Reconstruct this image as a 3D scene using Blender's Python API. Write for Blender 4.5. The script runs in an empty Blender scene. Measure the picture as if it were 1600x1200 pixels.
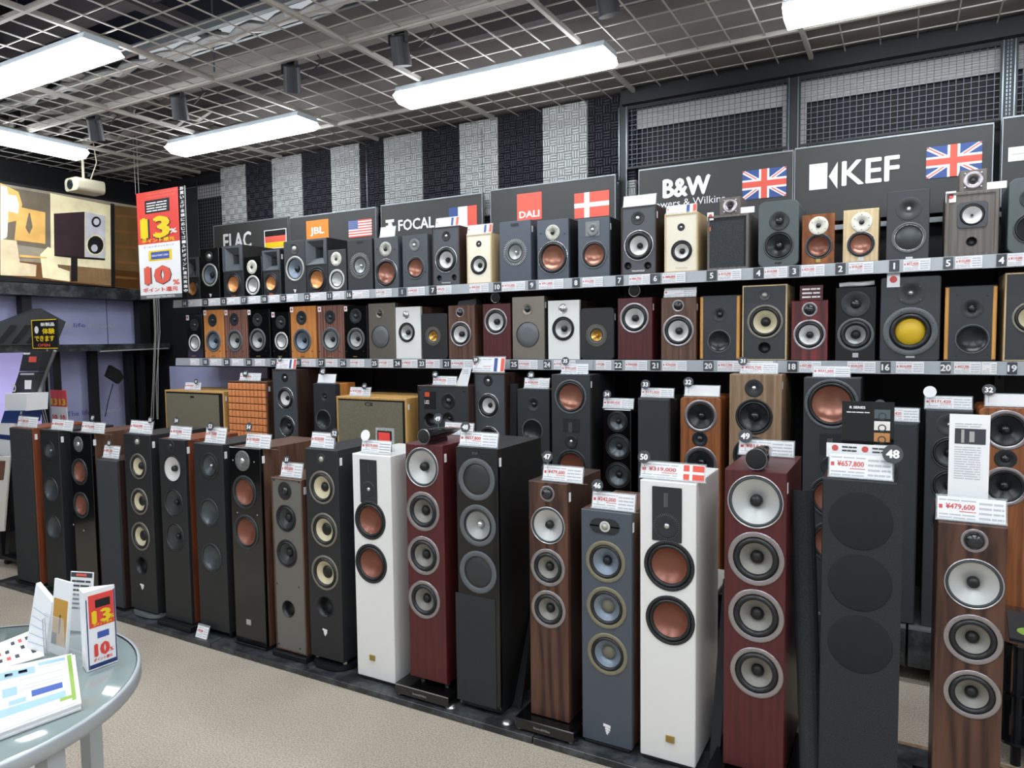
import bpy, bmesh, math, random
from mathutils import Vector, Matrix
from mathutils.geometry import tessellate_polygon
random.seed(7)
C = bpy.context.scene.collection
S = bpy.context.scene

# ------------------------------------------------------------------ camera, world, lights, exposure
YAW, PITCH, ROLL, FPX, EYE = 0.50599351, 0.06353276, -0.01209152, 1114.523, 1.55
cy, sy, cp, sp, cr, sr = math.cos(YAW), math.sin(YAW), math.cos(PITCH), math.sin(PITCH), math.cos(ROLL), math.sin(ROLL)
FWD = Vector((-sy*cp, cy*cp, -sp)); RT0 = Vector((cy, sy, 0)); UP0 = RT0.cross(FWD)
RT = RT0*cr + UP0*sr; UP = UP0*cr - RT0*sr
cam = bpy.data.cameras.new('camera'); camo = bpy.data.objects.new('camera', cam); C.objects.link(camo)
m3 = Matrix((RT, UP, -FWD)).transposed().to_4x4(); m3.translation = Vector((0, 0, EYE)); camo.matrix_world = m3
cam.sensor_width = 36; cam.lens = FPX*36/1600; cam.clip_start = .02
S.camera = camo
S.view_settings.view_transform = 'Standard'; S.view_settings.look = 'None'
S.view_settings.gamma = 1; S.view_settings.use_curve_mapping = False
S.view_settings.exposure = 0.22
w = bpy.data.worlds.new('world'); S.world = w; w.use_nodes = True
w.node_tree.nodes['Background'].inputs[0].default_value = (.90, .95, 1, 1)
w.node_tree.nodes['Background'].inputs[1].default_value = .45
LAMP = 16.0

def ray(x, y):
    return RT*((x-800)/FPX) + UP*(-(y-600)/FPX) + FWD
def aty(x, y, Y):
    r = ray(x, y); return Vector((0, 0, EYE)) + r*(Y/r.y)
def atz(x, y, z):
    r = ray(x, y); return Vector((0, 0, EYE)) + r*((z-EYE)/r.z)
def atx(x, y, X):
    r = ray(x, y); return Vector((0, 0, EYE)) + r*(X/r.x)

# ------------------------------------------------------------------ materials
def lin(h):
    h = h.lstrip('#'); o = []
    for i in (0, 2, 4):
        c = int(h[i:i+2], 16)/255; o.append(c/12.92 if c <= .04045 else ((c+.055)/1.055)**2.4)
    return (*o, 1)
M = {}
def mat(n, h, rough=.5, metal=0, coat=0, emit=0, bump=0, bscale=300, var=0, alpha=1, trans=0):
    m = bpy.data.materials.new(n); m.use_nodes = True; t = m.node_tree; b = t.nodes['Principled BSDF']
    c = lin(h); b.inputs['Base Color'].default_value = c; b.inputs['Roughness'].default_value = rough
    b.inputs['Metallic'].default_value = metal; b.inputs['Coat Weight'].default_value = coat
    b.inputs['Coat Roughness'].default_value = .06
    if emit: b.inputs['Emission Color'].default_value = c; b.inputs['Emission Strength'].default_value = emit
    if trans: b.inputs['Transmission Weight'].default_value = trans
    if alpha < 1: b.inputs['Alpha'].default_value = alpha
    if bump or var:
        tc = t.nodes.new('ShaderNodeTexCoord'); nz = t.nodes.new('ShaderNodeTexNoise'); nz.inputs['Scale'].default_value = bscale
        nz.inputs['Detail'].default_value = 3; t.links.new(tc.outputs['Object'], nz.inputs['Vector'])
        if bump:
            bp = t.nodes.new('ShaderNodeBump'); bp.inputs['Strength'].default_value = bump; bp.inputs['Distance'].default_value = .002
            t.links.new(nz.outputs['Fac'], bp.inputs['Height']); t.links.new(bp.outputs['Normal'], b.inputs['Normal'])
        if var:
            r = t.nodes.new('ShaderNodeValToRGB'); r.color_ramp.elements[0].position = .35; r.color_ramp.elements[1].position = .65
            r.color_ramp.elements[0].color = tuple(v*(1-var) for v in c[:3])+(1,)
            r.color_ramp.elements[1].color = tuple(min(1, v*(1+var)+var*.01) for v in c[:3])+(1,)
            t.links.new(nz.outputs['Fac'], r.inputs['Fac']); t.links.new(r.outputs['Color'], b.inputs['Base Color'])
    M[n] = m; return m
def wood(n, h1, h2, rough=.42, coat=0, sc=9, stretch=.06, dist=3, wmix=.16):
    m = bpy.data.materials.new(n); m.use_nodes = True; t = m.node_tree; b = t.nodes['Principled BSDF']
    b.inputs['Roughness'].default_value = rough; b.inputs['Coat Weight'].default_value = coat; b.inputs['Coat Roughness'].default_value = .05
    tc = t.nodes.new('ShaderNodeTexCoord'); mp = t.nodes.new('ShaderNodeMapping'); mp.inputs['Scale'].default_value = (1, 1, stretch)
    t.links.new(tc.outputs['Object'], mp.inputs['Vector'])
    nz = t.nodes.new('ShaderNodeTexNoise'); nz.inputs['Scale'].default_value = sc*6; nz.inputs['Detail'].default_value = 5
    nz.inputs['Distortion'].default_value = dist*.25
    wv = t.nodes.new('ShaderNodeTexWave'); wv.inputs['Scale'].default_value = sc; wv.inputs['Distortion'].default_value = dist*2.5
    wv.inputs['Detail'].default_value = 3; wv.inputs['Detail Scale'].default_value = 1.5
    t.links.new(mp.outputs[0], nz.inputs['Vector']); t.links.new(mp.outputs[0], wv.inputs['Vector'])
    mx = t.nodes.new('ShaderNodeMix'); mx.inputs[0].default_value = wmix
    t.links.new(nz.outputs['Fac'], mx.inputs[2]); t.links.new(wv.outputs['Fac'], mx.inputs[3])
    r = t.nodes.new('ShaderNodeValToRGB'); r.color_ramp.elements[0].position = .3; r.color_ramp.elements[1].position = .7
    r.color_ramp.elements[0].color = lin(h1); r.color_ramp.elements[1].color = lin(h2)
    t.links.new(mx.outputs[0], r.inputs['Fac']); t.links.new(r.outputs['Color'], b.inputs['Base Color'])
    M[n] = m; return m
mat('satin_black', '#202224', .5, bump=.2, bscale=700, var=.2); mat('deep_black', '#0c0d0f', .6); mat('gloss_black', '#08090a', .16, coat=.5)
mat('baffle_charcoal', '#34373a', .5, bump=.15); mat('baffle_grey', '#4a4f54', .48, bump=.1); mat('baffle_slate', '#4c535d', .45, bump=.1)
mat('warm_grey', '#6b6963', .5, bump=.15); mat('slate_round', '#515a5b', .5, bump=.1); mat('white_lacquer', '#e9e9e6', .35, coat=.2)
mat('cream_lacquer', '#ece4cf', .45); mat('leather_black', '#2d3135', .42, bump=.5, bscale=500)
mat('cloth_black', '#2a2d2e', .95, bump=.8, bscale=420, var=.5); mat('cloth_dark', '#1d2022', .92, bump=.6, bscale=700, var=.3)
mat('cloth_slate', '#363a3e', .92, bump=.8, bscale=420, var=.4)
mat('cloth_olive', '#77735f', .9, bump=.8, bscale=420, var=.3)
mat('foam_orange', '#e5935a', .85, bump=.5, bscale=500)
mat('rubber', '#1b1d1f', .42); mat('rubber_grey', '#3b4247', .5); mat('frame_black', '#202326', .38); mat('frame_grey', '#5b6063', .4)
mat('chrome', '#d0d0d2', .3, .9); mat('ring_silver', '#a9a3a6', .3, .85); mat('ring_thin', '#c6c6c8', .25, .9); mat('ring_white', '#d5d6d2', .4, .3)
mat('ring_light', '#b9bab4', .4, .4); mat('ring_taupe', '#837f74', .4, .4); mat('ring_khaki', '#8c8773', .42, .5); mat('ring_dark', '#44484b', .35, .5)
mat('plate_silver', '#b3b2a6', .4, .5); mat('plate_white', '#d8d5c8', .4, .2); mat('plate_grey', '#777a7a', .4, .4); mat('plate_dark', '#2b2e31', .4, .1)
mat('cone_copper', '#dfa066', .38, .6); mat('cone_rust', '#84503f', .33, .25); mat('cone_rose', '#a87562', .3, .5)
mat('cone_white', '#d9d9d6', .4, .15); mat('cone_silver', '#c4c6c4', .38, .4); mat('cone_smoke', '#85837c', .5, .2); mat('cone_cream', '#cdc3a3', .55)
mat('cone_blue', '#7d8a98', .4, .4); mat('cone_grey', '#9ea19f', .4, .3); mat('cone_dark', '#3f4345', .34, .4); mat('cone_black', '#2c2f31', .3, .35)
mat('cone_gold', '#d3a657', .3, .75); mat('cone_yellow', '#d9b320', .45); mat('cone_steel', '#525a5e', .32, .5); mat('cap_black', '#151617', .45)
mat('dome_black', '#1f2224', .2, coat=.5); mat('dome_silver', '#cfd0d0', .22, .8); mat('cap_olive', '#6e6c5c', .5)
mat('bronze', '#8f897e', .36, .75); mat('disc_grey', '#6d7174', .45, .4); mat('gold_badge', '#b39a5a', .35, .8); mat('badge_silver', '#c9c9c9', .35, .6)
mat('badge_orange', '#d8552a', .5)
wood('walnut', '#482f24', '#735543'); wood('walnut_dark', '#2a1c17', '#43302a'); wood('rosewood', '#301c16', '#5f4031', sc=5, stretch=.1, dist=5, wmix=.3)
wood('rosewood_violet', '#5a3a31', '#94695c', sc=14, stretch=.02, wmix=.35); wood('walnut_light', '#7c6149', '#a58a6c'); wood('walnut_orange', '#774325', '#a6673a')
wood('mahogany', '#46181a', '#592223', .4, sc=12); wood('mahogany_gloss', '#440f12', '#7c2626', .15, 1, sc=5, wmix=.3); wood('cherry', '#65301c', '#8c4a2c', .45)
wood('cherry_orange', '#b9743c', '#cf8d50', .35, sc=8); wood('oak', '#bd9250', '#d6aa66', .5, sc=12); wood('oak_light', '#cbb083', '#ddc8a0', .55, sc=14)
wood('burl_gloss', '#6b3717', '#a4642f', .12, 1, sc=5, stretch=.3); wood('grey_wood', '#5b5550', '#736c66', .6, sc=12); wood('wood_orange_cheek', '#c07f3c', '#dea557', .25, .5)
mat('paper', '#f0f1f2', .7); mat('paper_warm', '#e9e6de', .7); mat('acrylic', '#dfe8ea', .08, alpha=.22); mat('acrylic_edge', '#b9c6c8', .1, alpha=.6)
mat('ink_red', '#d25a58', .7); mat('ink_grey', '#c0c3c9', .7); mat('ink_dark', '#3b3e44', .7); mat('white_print', '#f2f2f2', .6); mat('black_print', '#111214', .6)
mat('red_print', '#e4473f', .55); mat('blue_print', '#3a5aa8', .6); mat('yellow_print', '#f2cf22', .55); mat('orange_print', '#ec8a32', .6)
mat('number_dark', '#3f4448', .45); mat('sign_black', '#3c3d3c', .6, bump=.2, bscale=500); mat('tile_dark', '#4d5359', .4, var=.35, bscale=60)
mat('green_print', '#8fb24c', .6); mat('navy_print', '#20386f', .6); mat('sky_print', '#9dbfd6', .6); mat('flag_red', '#e8604f', .6); mat('flag_blue', '#3c5795', .6)
mat('metal_black', '#16181c', .45, .2); mat('metal_grey', '#8e9496', .35, .6); mat('wire_grey', '#b3aea6', .55, .2); mat('wire_dark', '#555b64', .45, .3); mat('post_steel', '#6f7b80', .3, .75)
mat('lip', '#a3a9ae', .35); mat('shelf_black', '#15161a', .4); mat('lamp_body', '#c9d3da', .5); mat('lamp_glow', '#f4f9ff', .5, emit=LAMP)
mat('foam_white', '#b4b6b5', .75, bump=.2); mat('foam_black', '#1a1a26', .7); mat('wall_dark', '#0e0f15', .7); mat('wall_ribbed', '#24282b', .7)
mat('grey_board', '#aba9a8', .8); mat('slab_grey', '#7d7773', .9, var=.08, bscale=3); mat('void_navy', '#1b1d33', .9); mat('duct_silver', '#c2c0bd', .45, .4, bump=.8, bscale=40); mat('old_foil', '#67625c', .6, .1, bump=.8, bscale=40); mat('photo_sunset', '#c8963f', .5)
mat('beam_dark', '#4a4547', .8); mat('can_black', '#2a2b30', .5); mat('plastic_beige', '#b9b59d', .5); mat('lens_glass', '#20262c', .08, coat=1)
mat('lavender', '#aeb1d6', .8, var=.05, bscale=2); mat('lavender_glow', '#b9b0ea', .8, emit=.45); mat('glass_dark', '#0d1012', .06, coat=1); mat('glass_top', '#8e9c9a', .07, coat=.7)  # brighter lavender copy glows in place of the purple light on the panel
mat('frosted_rim', '#b4bbbf', .35, .3); mat('cable_white', '#a8a8a0', .6); mat('cloth_white', '#e6e6e6', .9)
def carpet():
    m = bpy.data.materials.new('carpet'); m.use_nodes = True; t = m.node_tree; b = t.nodes['Principled BSDF']; b.inputs['Roughness'].default_value = 1
    tc = t.nodes.new('ShaderNodeTexCoord'); n1 = t.nodes.new('ShaderNodeTexNoise'); n1.inputs['Scale'].default_value = 150; n1.inputs['Detail'].default_value = 4
    n2 = t.nodes.new('ShaderNodeTexNoise'); n2.inputs['Scale'].default_value = 2.2; n2.inputs['Detail'].default_value = 4
    for n in (n1, n2): t.links.new(tc.outputs['Object'], n.inputs['Vector'])
    mx = t.nodes.new('ShaderNodeMix'); mx.inputs[0].default_value = .22; t.links.new(n1.outputs['Fac'], mx.inputs[2]); t.links.new(n2.outputs['Fac'], mx.inputs[3])
    r = t.nodes.new('ShaderNodeValToRGB'); r.color_ramp.elements[0].position = .36; r.color_ramp.elements[1].position = .64
    r.color_ramp.elements[0].color = lin('#9a8e7e'); r.color_ramp.elements[1].color = lin('#c9bfae')
    t.links.new(mx.outputs[0], r.inputs['Fac']); t.links.new(r.outputs['Color'], b.inputs['Base Color'])
    bp = t.nodes.new('ShaderNodeBump'); bp.inputs['Strength'].default_value = .9; bp.inputs['Distance'].default_value = .006
    t.links.new(n1.outputs['Fac'], bp.inputs['Height']); t.links.new(bp.outputs['Normal'], b.inputs['Normal']); M['carpet'] = m
carpet()
def laminate():
    m = bpy.data.materials.new('platform_laminate'); m.use_nodes = True; t = m.node_tree; b = t.nodes['Principled BSDF']; b.inputs['Roughness'].default_value = .35
    tc = t.nodes.new('ShaderNodeTexCoord'); n1 = t.nodes.new('ShaderNodeTexNoise'); n1.inputs['Scale'].default_value = 9; n1.inputs['Detail'].default_value = 8; n1.inputs['Roughness'].default_value = .75
    t.links.new(tc.outputs['Object'], n1.inputs['Vector'])
    r = t.nodes.new('ShaderNodeValToRGB'); r.color_ramp.elements[0].position = .45; r.color_ramp.elements[1].position = .75
    r.color_ramp.elements[0].color = lin('#26282b'); r.color_ramp.elements[1].color = lin('#63686b')
    t.links.new(n1.outputs['Fac'], r.inputs['Fac']); t.links.new(r.outputs['Color'], b.inputs['Base Color']); M['platform_laminate'] = m
laminate()

# ------------------------------------------------------------------ mesh helpers
def link(name, me, m, parent=None, loc=(0, 0, 0), rot=None, scale=None):
    o = bpy.data.objects.new(name, me); C.objects.link(o)
    if parent is not None: o.parent = parent
    o.location = loc
    if rot: o.rotation_euler = rot
    if scale is not None: o.scale = scale if hasattr(scale, '__len__') else (scale,)*3
    if m is not None and me is not None:
        ms = m if isinstance(m, (list, tuple)) else [m]
        if not me.materials:
            for k in ms: me.materials.append(M[k])
        elif not isinstance(m, (list, tuple)) and me.materials[0] != M[m]:
            o.material_slots[0].link = 'OBJECT'; o.material_slots[0].material = M[m]
    return o
def build(verts, faces, smooth=False, name='mesh', mi=None):
    me = bpy.data.meshes.new(name); me.from_pydata([tuple(v) for v in verts], [], faces)
    if smooth:
        for p in me.polygons: p.use_smooth = True
    if mi:
        for p, k in zip(me.polygons, mi): p.material_index = k
    me.update(); return me
class MB:
    def __init__(s): s.v = []; s.f = []; s.m = []
    def box(s, x0, y0, z0, x1, y1, z1, k=0):
        b = len(s.v); s.v += [(x0, y0, z0), (x1, y0, z0), (x1, y1, z0), (x0, y1, z0), (x0, y0, z1), (x1, y0, z1), (x1, y1, z1), (x0, y1, z1)]
        for q in ((0, 3, 2, 1), (4, 5, 6, 7), (0, 1, 5, 4), (1, 2, 6, 5), (2, 3, 7, 6), (3, 0, 4, 7)): s.f.append(tuple(b+i for i in q)); s.m.append(k)
        return s
    def cbox(s, x0, y0, z0, x1, y1, z1, c, k=0):       # chamfered towards -y (front edges)
        b = len(s.v)
        s.v += [(x0+c, y0, z0+c), (x1-c, y0, z0+c), (x1-c, y0, z1-c), (x0+c, y0, z1-c), (x0, y0+c, z0), (x1, y0+c, z0), (x1, y0+c, z1), (x0, y0+c, z1), (x0, y1, z0), (x1, y1, z0), (x1, y1, z1), (x0, y1, z1)]
        for q in ((0, 1, 2, 3), (4, 5, 1, 0), (5, 6, 2, 1), (6, 7, 3, 2), (7, 4, 0, 3), (8, 9, 5, 4), (9, 10, 6, 5), (10, 11, 7, 6), (11, 8, 4, 7), (11, 10, 9, 8)): s.f.append(tuple(b+i for i in q)); s.m.append(k)
        return s
    def poly(s, pts, k=0):
        b = len(s.v); s.v += [tuple(p) for p in pts]; s.f.append(tuple(range(b, b+len(pts)))); s.m.append(k); return s
    def slab(s, pts, d, k=0):                            # polygon extruded by vector d
        b = len(s.v); n = len(pts); d = Vector(d); pts = [Vector(p) for p in pts]
        s.v += [tuple(p) for p in pts]+[tuple(p+d) for p in pts]
        s.f.append(tuple(range(b, b+n))); s.m.append(k); s.f.append(tuple(range(b+2*n-1, b+n-1, -1))); s.m.append(k)
        for i in range(n): j = (i+1) % n; s.f.append((b+i, b+n+i, b+n+j, b+j)); s.m.append(k)
        return s
    def tube(s, pts, r, n=8, k=0):
        pts = [Vector(p) for p in pts]; b = len(s.v)
        for i, p in enumerate(pts):
            d = (pts[min(i+1, len(pts)-1)]-pts[max(i-1, 0)]).normalized()
            a = d.orthogonal().normalized() if i == 0 else (a-d*a.dot(d)).normalized()
            c = d.cross(a); rr = r[i] if hasattr(r, '__len__') else r
            for j in range(n): t = 2*math.pi*j/n; s.v.append(tuple(p+(a*math.cos(t)+c*math.sin(t))*rr))
        for i in range(len(pts)-1):
            for j in range(n): q = (j+1) % n; s.f.append((b+i*n+j, b+i*n+q, b+(i+1)*n+q, b+(i+1)*n+j)); s.m.append(k)
        s.f.append(tuple(b+j for j in range(n))[::-1]); s.m.append(k); e = b+(len(pts)-1)*n; s.f.append(tuple(e+j for j in range(n))); s.m.append(k)
        return s
    def mesh(s, smooth=False): return build(s.v, s.f, smooth, mi=s.m)
    def obj(s, name, m, parent=None, loc=(0, 0, 0), rot=None, smooth=False): return link(name, s.mesh(smooth), m, parent, loc, rot)
def lathe(prof, n=36, smooth=True):                       # prof: (radius, depth)  axis along y, front = -y
    v, f = [], []; idx = []
    for (r, y) in prof:
        if r < 1e-6: idx.append([len(v)]); v.append((0, y, 0))
        else:
            idx.append(list(range(len(v), len(v)+n)))
            for j in range(n): t = 2*math.pi*j/n; v.append((r*math.cos(t), y, r*math.sin(t)))
    for a, b in zip(idx, idx[1:]):
        for j in range(n):
            q = (j+1) % n
            if len(a) == 1 and len(b) == 1: continue
            if len(a) == 1: f.append((a[0], b[q], b[j]))
            elif len(b) == 1: f.append((a[j], a[q], b[0]))
            else: f.append((a[j], a[q], b[q], b[j]))
    return build(v, f, smooth)
CACHE = {}
def clathe(prof, n=36, smooth=True):
    k = (tuple(prof), n, smooth)
    if k not in CACHE: CACHE[k] = lathe(prof, n, smooth)
    return CACHE[k]
def cobj(name, me, m, parent=None, loc=(0, 0, 0), rot=None, scale=None):    # shares mesh data, own material
    key = (me.name, m)
    if not me.materials: me.materials.append(M[m])
    o = bpy.data.objects.new(name, me); C.objects.link(o); o.parent = parent; o.location = loc
    if rot: o.rotation_euler = rot
    if scale is not None: o.scale = scale if hasattr(scale, '__len__') else (scale,)*3
    if me.materials[0] != M[m]:
        o.material_slots[0].link = 'OBJECT'; o.material_slots[0].material = M[m]
    return o
def tag(o, label, cat, group=None):
    o['label'] = label; o['category'] = cat
    if group: o['group'] = group
    return o
def thing(name, label, cat, loc=(0, 0, 0), group=None, rz=0):
    o = bpy.data.objects.new(name, None); C.objects.link(o); o.location = loc; o.rotation_euler = (0, 0, rz); o.empty_display_size = .05
    return tag(o, label, cat, group)
def struct(o): o['kind'] = 'structure'; return o
TC = {}; ASP = {}
def text_mesh(s, bold=0):
    if (s, bold) in TC: return TC[(s, bold)]
    cu = bpy.data.curves.new('lettering', 'FONT'); cu.body = s; cu.size = 1; cu.resolution_u = 2; cu.fill_mode = 'FRONT'
    o = bpy.data.objects.new('lettering', cu); C.objects.link(o); bpy.context.view_layer.update()
    dg = bpy.context.evaluated_depsgraph_get(); me = bpy.data.meshes.new_from_object(o.evaluated_get(dg)); bpy.data.objects.remove(o)
    if bold:
        vs = [v.co.copy() for v in me.vertices]; fs = [tuple(p.vertices) for p in me.polygons]; V = []; F_ = []
        for dx, dz in ((-bold, 0), (bold, 0), (0, 0), (0, bold*.7), (0, -bold*.7)):
            b = len(V); lay = len(F_); V += [(v.x+dx, v.y+dz, -.00012*(b/max(len(vs), 1))) for v in vs]; F_ += [tuple(b+i for i in f) for f in fs]
        bpy.data.meshes.remove(me); me = bpy.data.meshes.new('lettering'); me.from_pydata(V, [], F_)
    xs = [v.co.x for v in me.vertices] or [0, 1]; ys = [v.co.y for v in me.vertices] or [0, 1]
    x0, x1, y0, y1 = min(xs), max(xs), min(ys), max(ys)
    for v in me.vertices:                                 # normalised to the unit square in the x-z plane, facing -y
        v.co = Vector(((v.co.x-x0)/max(x1-x0, 1e-6)-.5, v.co.z, (v.co.y-y0)/max(y1-y0, 1e-6)-.5))
    me.materials.clear(); me.update(); ASP[(s, bold)] = max(x1-x0, 1e-6)/max(y1-y0, 1e-6); TC[(s, bold)] = me; return me
def text(s, m, cx, y, cz, wd, ht, parent, name='lettering', bold=0, rot=None):
    return cobj(name, text_mesh(s, bold), m, parent, (cx, y, cz), rot, (wd, 1, ht))
def ntext(s, m, cx, y, cz, ht, parent, name='number', bold=.04):
    me = text_mesh(s, bold); return cobj(name, me, m, parent, (cx, y, cz), None, (ht*ASP[(s, bold)], 1, ht))
def rrect(x0, z0, x1, z1, r, n=5):
    if r <= 0: return [(x0, z0), (x1, z0), (x1, z1), (x0, z1)]
    o = []
    for (cx, cz, a) in ((x0+r, z0+r, 180), (x1-r, z0+r, 270), (x1-r, z1-r, 0), (x0+r, z1-r, 90)):
        for i in range(n+1): t = math.radians(a+90*i/n); o.append((cx+r*math.cos(t), cz+r*math.sin(t)))
    return o
def circ(cx, cz, r, n=36, rz=None):
    rz = rz or r; return [(cx+r*math.cos(2*math.pi*i/n), cz+rz*math.sin(2*math.pi*i/n)) for i in range(n)]
def inset(pts, c):
    cx = sum(p[0] for p in pts)/len(pts); cz = sum(p[1] for p in pts)/len(pts)
    wx = max(abs(p[0]-cx) for p in pts); wz = max(abs(p[1]-cz) for p in pts)
    return [(cx+(p[0]-cx)*(wx-c)/wx, cz+(p[1]-cz)*(wz-c)/wz) for p in pts]
def shell(outer, holes, y0, y1, c=.003, back=True, open_front=None):
    """rounded box seen from -y: chamfered front edge, front face pierced by holes (or open inside `open_front`)"""
    v, f = [], []; n = len(outer); a = inset(outer, c)
    v += [(p[0], y0, p[1]) for p in a]+[(p[0], y0+c, p[1]) for p in outer]+[(p[0], y1, p[1]) for p in outer]
    for k in (0, n):
        for i in range(n): j = (i+1) % n; f.append((k+i, k+j, k+n+j, k+n+i)[::-1])
    if back: f.append(tuple(range(2*n, 3*n)))
    if open_front:
        b = len(v); v += [(p[0], y0, p[1]) for p in open_front]+[(p[0], y0+.02, p[1]) for p in open_front]; m = len(open_front)
        for i in range(n): j = (i+1) % n; f.append((i, j, b+j, b+i))
        for i in range(m): j = (i+1) % m; f.append((b+i, b+j, b+m+j, b+m+i))
    else:
        loops = [a]+[h[::-1] for h in holes]; fl = [Vector((p[0], p[1], 0)) for l in loops for p in l]
        b = len(v); v += [(p.x, y0, p.y) for p in fl]
        for t in tessellate_polygon([[Vector((p[0], p[1], 0)) for p in l] for l in loops]):
            A, B, D = (fl[i] for i in t)
            if abs((B-A).cross(D-A).z) < 1e-12: continue
            f.append(tuple(b+i for i in t))
    return build(v, f)

# ------------------------------------------------------------------ drivers
#      ring, r_in, surround, r_cone, cone, r_cap, cap, kind
DS = {
 'copper':   ('frame_black', .86, 'rubber', .66, 'cone_copper', 0, None, 'dish'),
 'focalwht': ('ring_light', .84, 'rubber', .74, 'cone_blue', .26, 'cap_black', 'cap'),
 'elac':     ('ring_white', .80, 'rubber', .68, 'cone_silver', 0, None, 'dish'),
 'polk':     ('frame_grey', .80, 'rubber', .68, 'cone_blue', .2, 'cap_black', 'cap'),
 'polkg':    ('frame_grey', .80, 'rubber', .68, 'cone_grey', .2, 'cap_black', 'cap'),
 'rust':     ('frame_black', .86, 'rubber', .70, 'cone_rust', 0, None, 'dish'),
 'rustring': ('ring_dark', .86, 'rubber', .74, 'cone_rust', 0, None, 'dish'),
 'rose':     ('frame_grey', .88, 'rubber', .72, 'cone_rose', 0, None, 'dish'),
 'rosering': ('ring_thin', .95, 'frame_black', .72, 'cone_rose', 0, None, 'dish'),
 'tri':      ('ring_thin', .93, 'rubber', .62, 'cone_white', .2, 'cap_black', 'cap'),
 'tridark':  ('ring_thin', .93, 'rubber', .70, 'cone_dark', .3, 'rubber', 'cap'),
 'triw':     ('frame_black', .88, 'rubber', .66, 'cone_white', .26, 'cap_black', 'cap'),
 'bwmid':    ('chrome', .94, 'rubber_grey', .84, 'cone_silver', .22, 'cap_black', 'plug'),
 'bwbass':   ('ring_silver', .80, 'rubber', .58, 'cone_smoke', .24, 'cap_black', 'cap'),
 'bwbook':   ('ring_silver', .84, 'rubber', .64, 'cone_white', .22, 'cap_black', 'plug'),
 'bw6w':     ('frame_black', .97, 'frame_black', .94, 'cone_white', .22, 'cap_black', 'plug'),
 'bw6':      ('ring_dark', .95, 'rubber', .88, 'cone_dark', .2, 'cap_black', 'cap'),
 'bwhite':   ('frame_black', .88, 'rubber', .72, 'cone_silver', .24, 'cap_black', 'plug'),
 'sonus':    ('frame_grey', .92, 'rubber', .84, 'cone_black', 0, None, 'dish'),
 'aria':     ('ring_taupe', .86, 'rubber', .66, 'cone_cream', .28, 'cap_black', 'cap'),
 'aria2':    ('ring_taupe', .86, 'rubber', .66, 'cone_cream', .40, 'cap_black', 'cap'),
 'theva':    ('ring_khaki', .80, 'rubber', .64, 'cone_blue', .22, 'cap_black', 'cap'),
 'theva2':   ('ring_khaki', .80, 'rubber', .64, 'cone_blue', .34, 'cap_olive', 'cap'),
 'darkring': ('ring_dark', .90, 'rubber', .74, 'cone_dark', .28, 'cap_black', 'cap'),
 'glossdrv': ('frame_black', .92, 'rubber', .74, 'cone_steel', .25, 'rubber', 'cap'),
 'kefflat':  ('frame_grey', .74, 'rubber', .70, 'cone_dark', 0, None, 'flat'),
 'kefdish':  ('ring_dark', .90, 'rubber', .86, 'cone_steel', 0, None, 'dish'),
 'kefuni':   ('frame_grey', .76, 'rubber', .66, 'cone_grey', .18, 'dome_silver', 'cap'),
 'kefdark':  ('satin_black', .80, 'satin_black', .66, 'cone_steel', .14, 'dome_silver', 'cap'),
 'grey_slim':('frame_black', .88, 'rubber', .70, 'cone_dark', .3, 'rubber', 'cap'),
 'yellow':   ('frame_grey', .76, 'rubber', .54, 'cone_yellow', 0, None, 'dome'),
 'spoke':    ('frame_grey', .84, 'rubber', .56, 'cone_grey', .28, 'cap_black', 'cap'),
 'squarewh': ('ring_dark', .90, 'rubber', .72, 'cone_white', .1, 'cap_black', 'cap'),
 'qac':      ('ring_silver', .80, 'rubber', .70, 'cone_black', .24, 'dome_black', 'cap'),
 'jblmid':   ('ring_dark', .88, 'rubber', .74, 'cone_black', .26, 'dome_black', 'cap'),
 'disc':     ('rubber', .97, 'rubber', .95, 'disc_grey', 0, None, 'flat'),
 'wal2':     ('frame_black', .86, 'rubber', .72, 'cone_black', .28, 'dome_black', 'cap'),
 'para':     ('frame_grey', .86, 'ring_thin', .80, 'cone_dark', 0, None, 'dome'),
}
TS = { #  plate, dome, dome_r, dished?
 'silver': ('plate_silver', 'dome_black', .28, 0), 'white': ('plate_white', 'dome_black', .25, 0), 'grey': ('plate_grey', 'dome_silver', .3, 0),
 'dark': ('plate_dark', 'dome_silver', .26, 1), 'darkdome': ('plate_dark', 'dome_black', .34, 1), 'bw': ('ring_silver', 'dome_black', .72, 0),
 'bwdome': ('dome_silver', 'dome_silver', .8, 0), 'focal': ('ring_dark', 'plate_silver', .5, 1), 'black': ('frame_black', 'dome_black', .4, 1),
 'wave': ('baffle_charcoal', 'dome_silver', .22, 2), 'wavegrey': ('baffle_grey', 'dome_silver', .2, 2), 'sonus': ('leather_black', 'dome_black', .36, 2),
 'bronzew': ('bronze', 'dome_black', .5, 1), 'chromering': ('chrome', 'dome_black', .4, 1), 'plug': ('rubber', 'dome_silver', .34, 1),
 'cream': ('ring_white', 'plate_silver', .6, 0), 'wh': ('white_lacquer', 'dome_silver', .85, 0), 'pod': ('frame_black', 'dome_black', .9, 0)}
def dots(n, rad_, s, ph=.0):
    k = ('dots', n, rad_, s)
    if k not in CACHE:
        m = MB()
        for i in range(n):
            a = 2*math.pi*(i+.5)/n; c, z = rad_*math.cos(a), rad_*math.sin(a)
            m.slab([(c+s*math.cos(j*math.pi/3), -.004, z+s*math.sin(j*math.pi/3)) for j in range(6)], (0, .02, 0))
        CACHE[k] = m.mesh()
    return CACHE[k]
SCREWS = {'rust': 8, 'rose': 8, 'yellow': 8, 'spoke': 6, 'sonus': 4, 'copper': 4, 'grey_slim': 6, 'rosering': 6, 'squarewh': 4, 'jblmid': 6}
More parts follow.
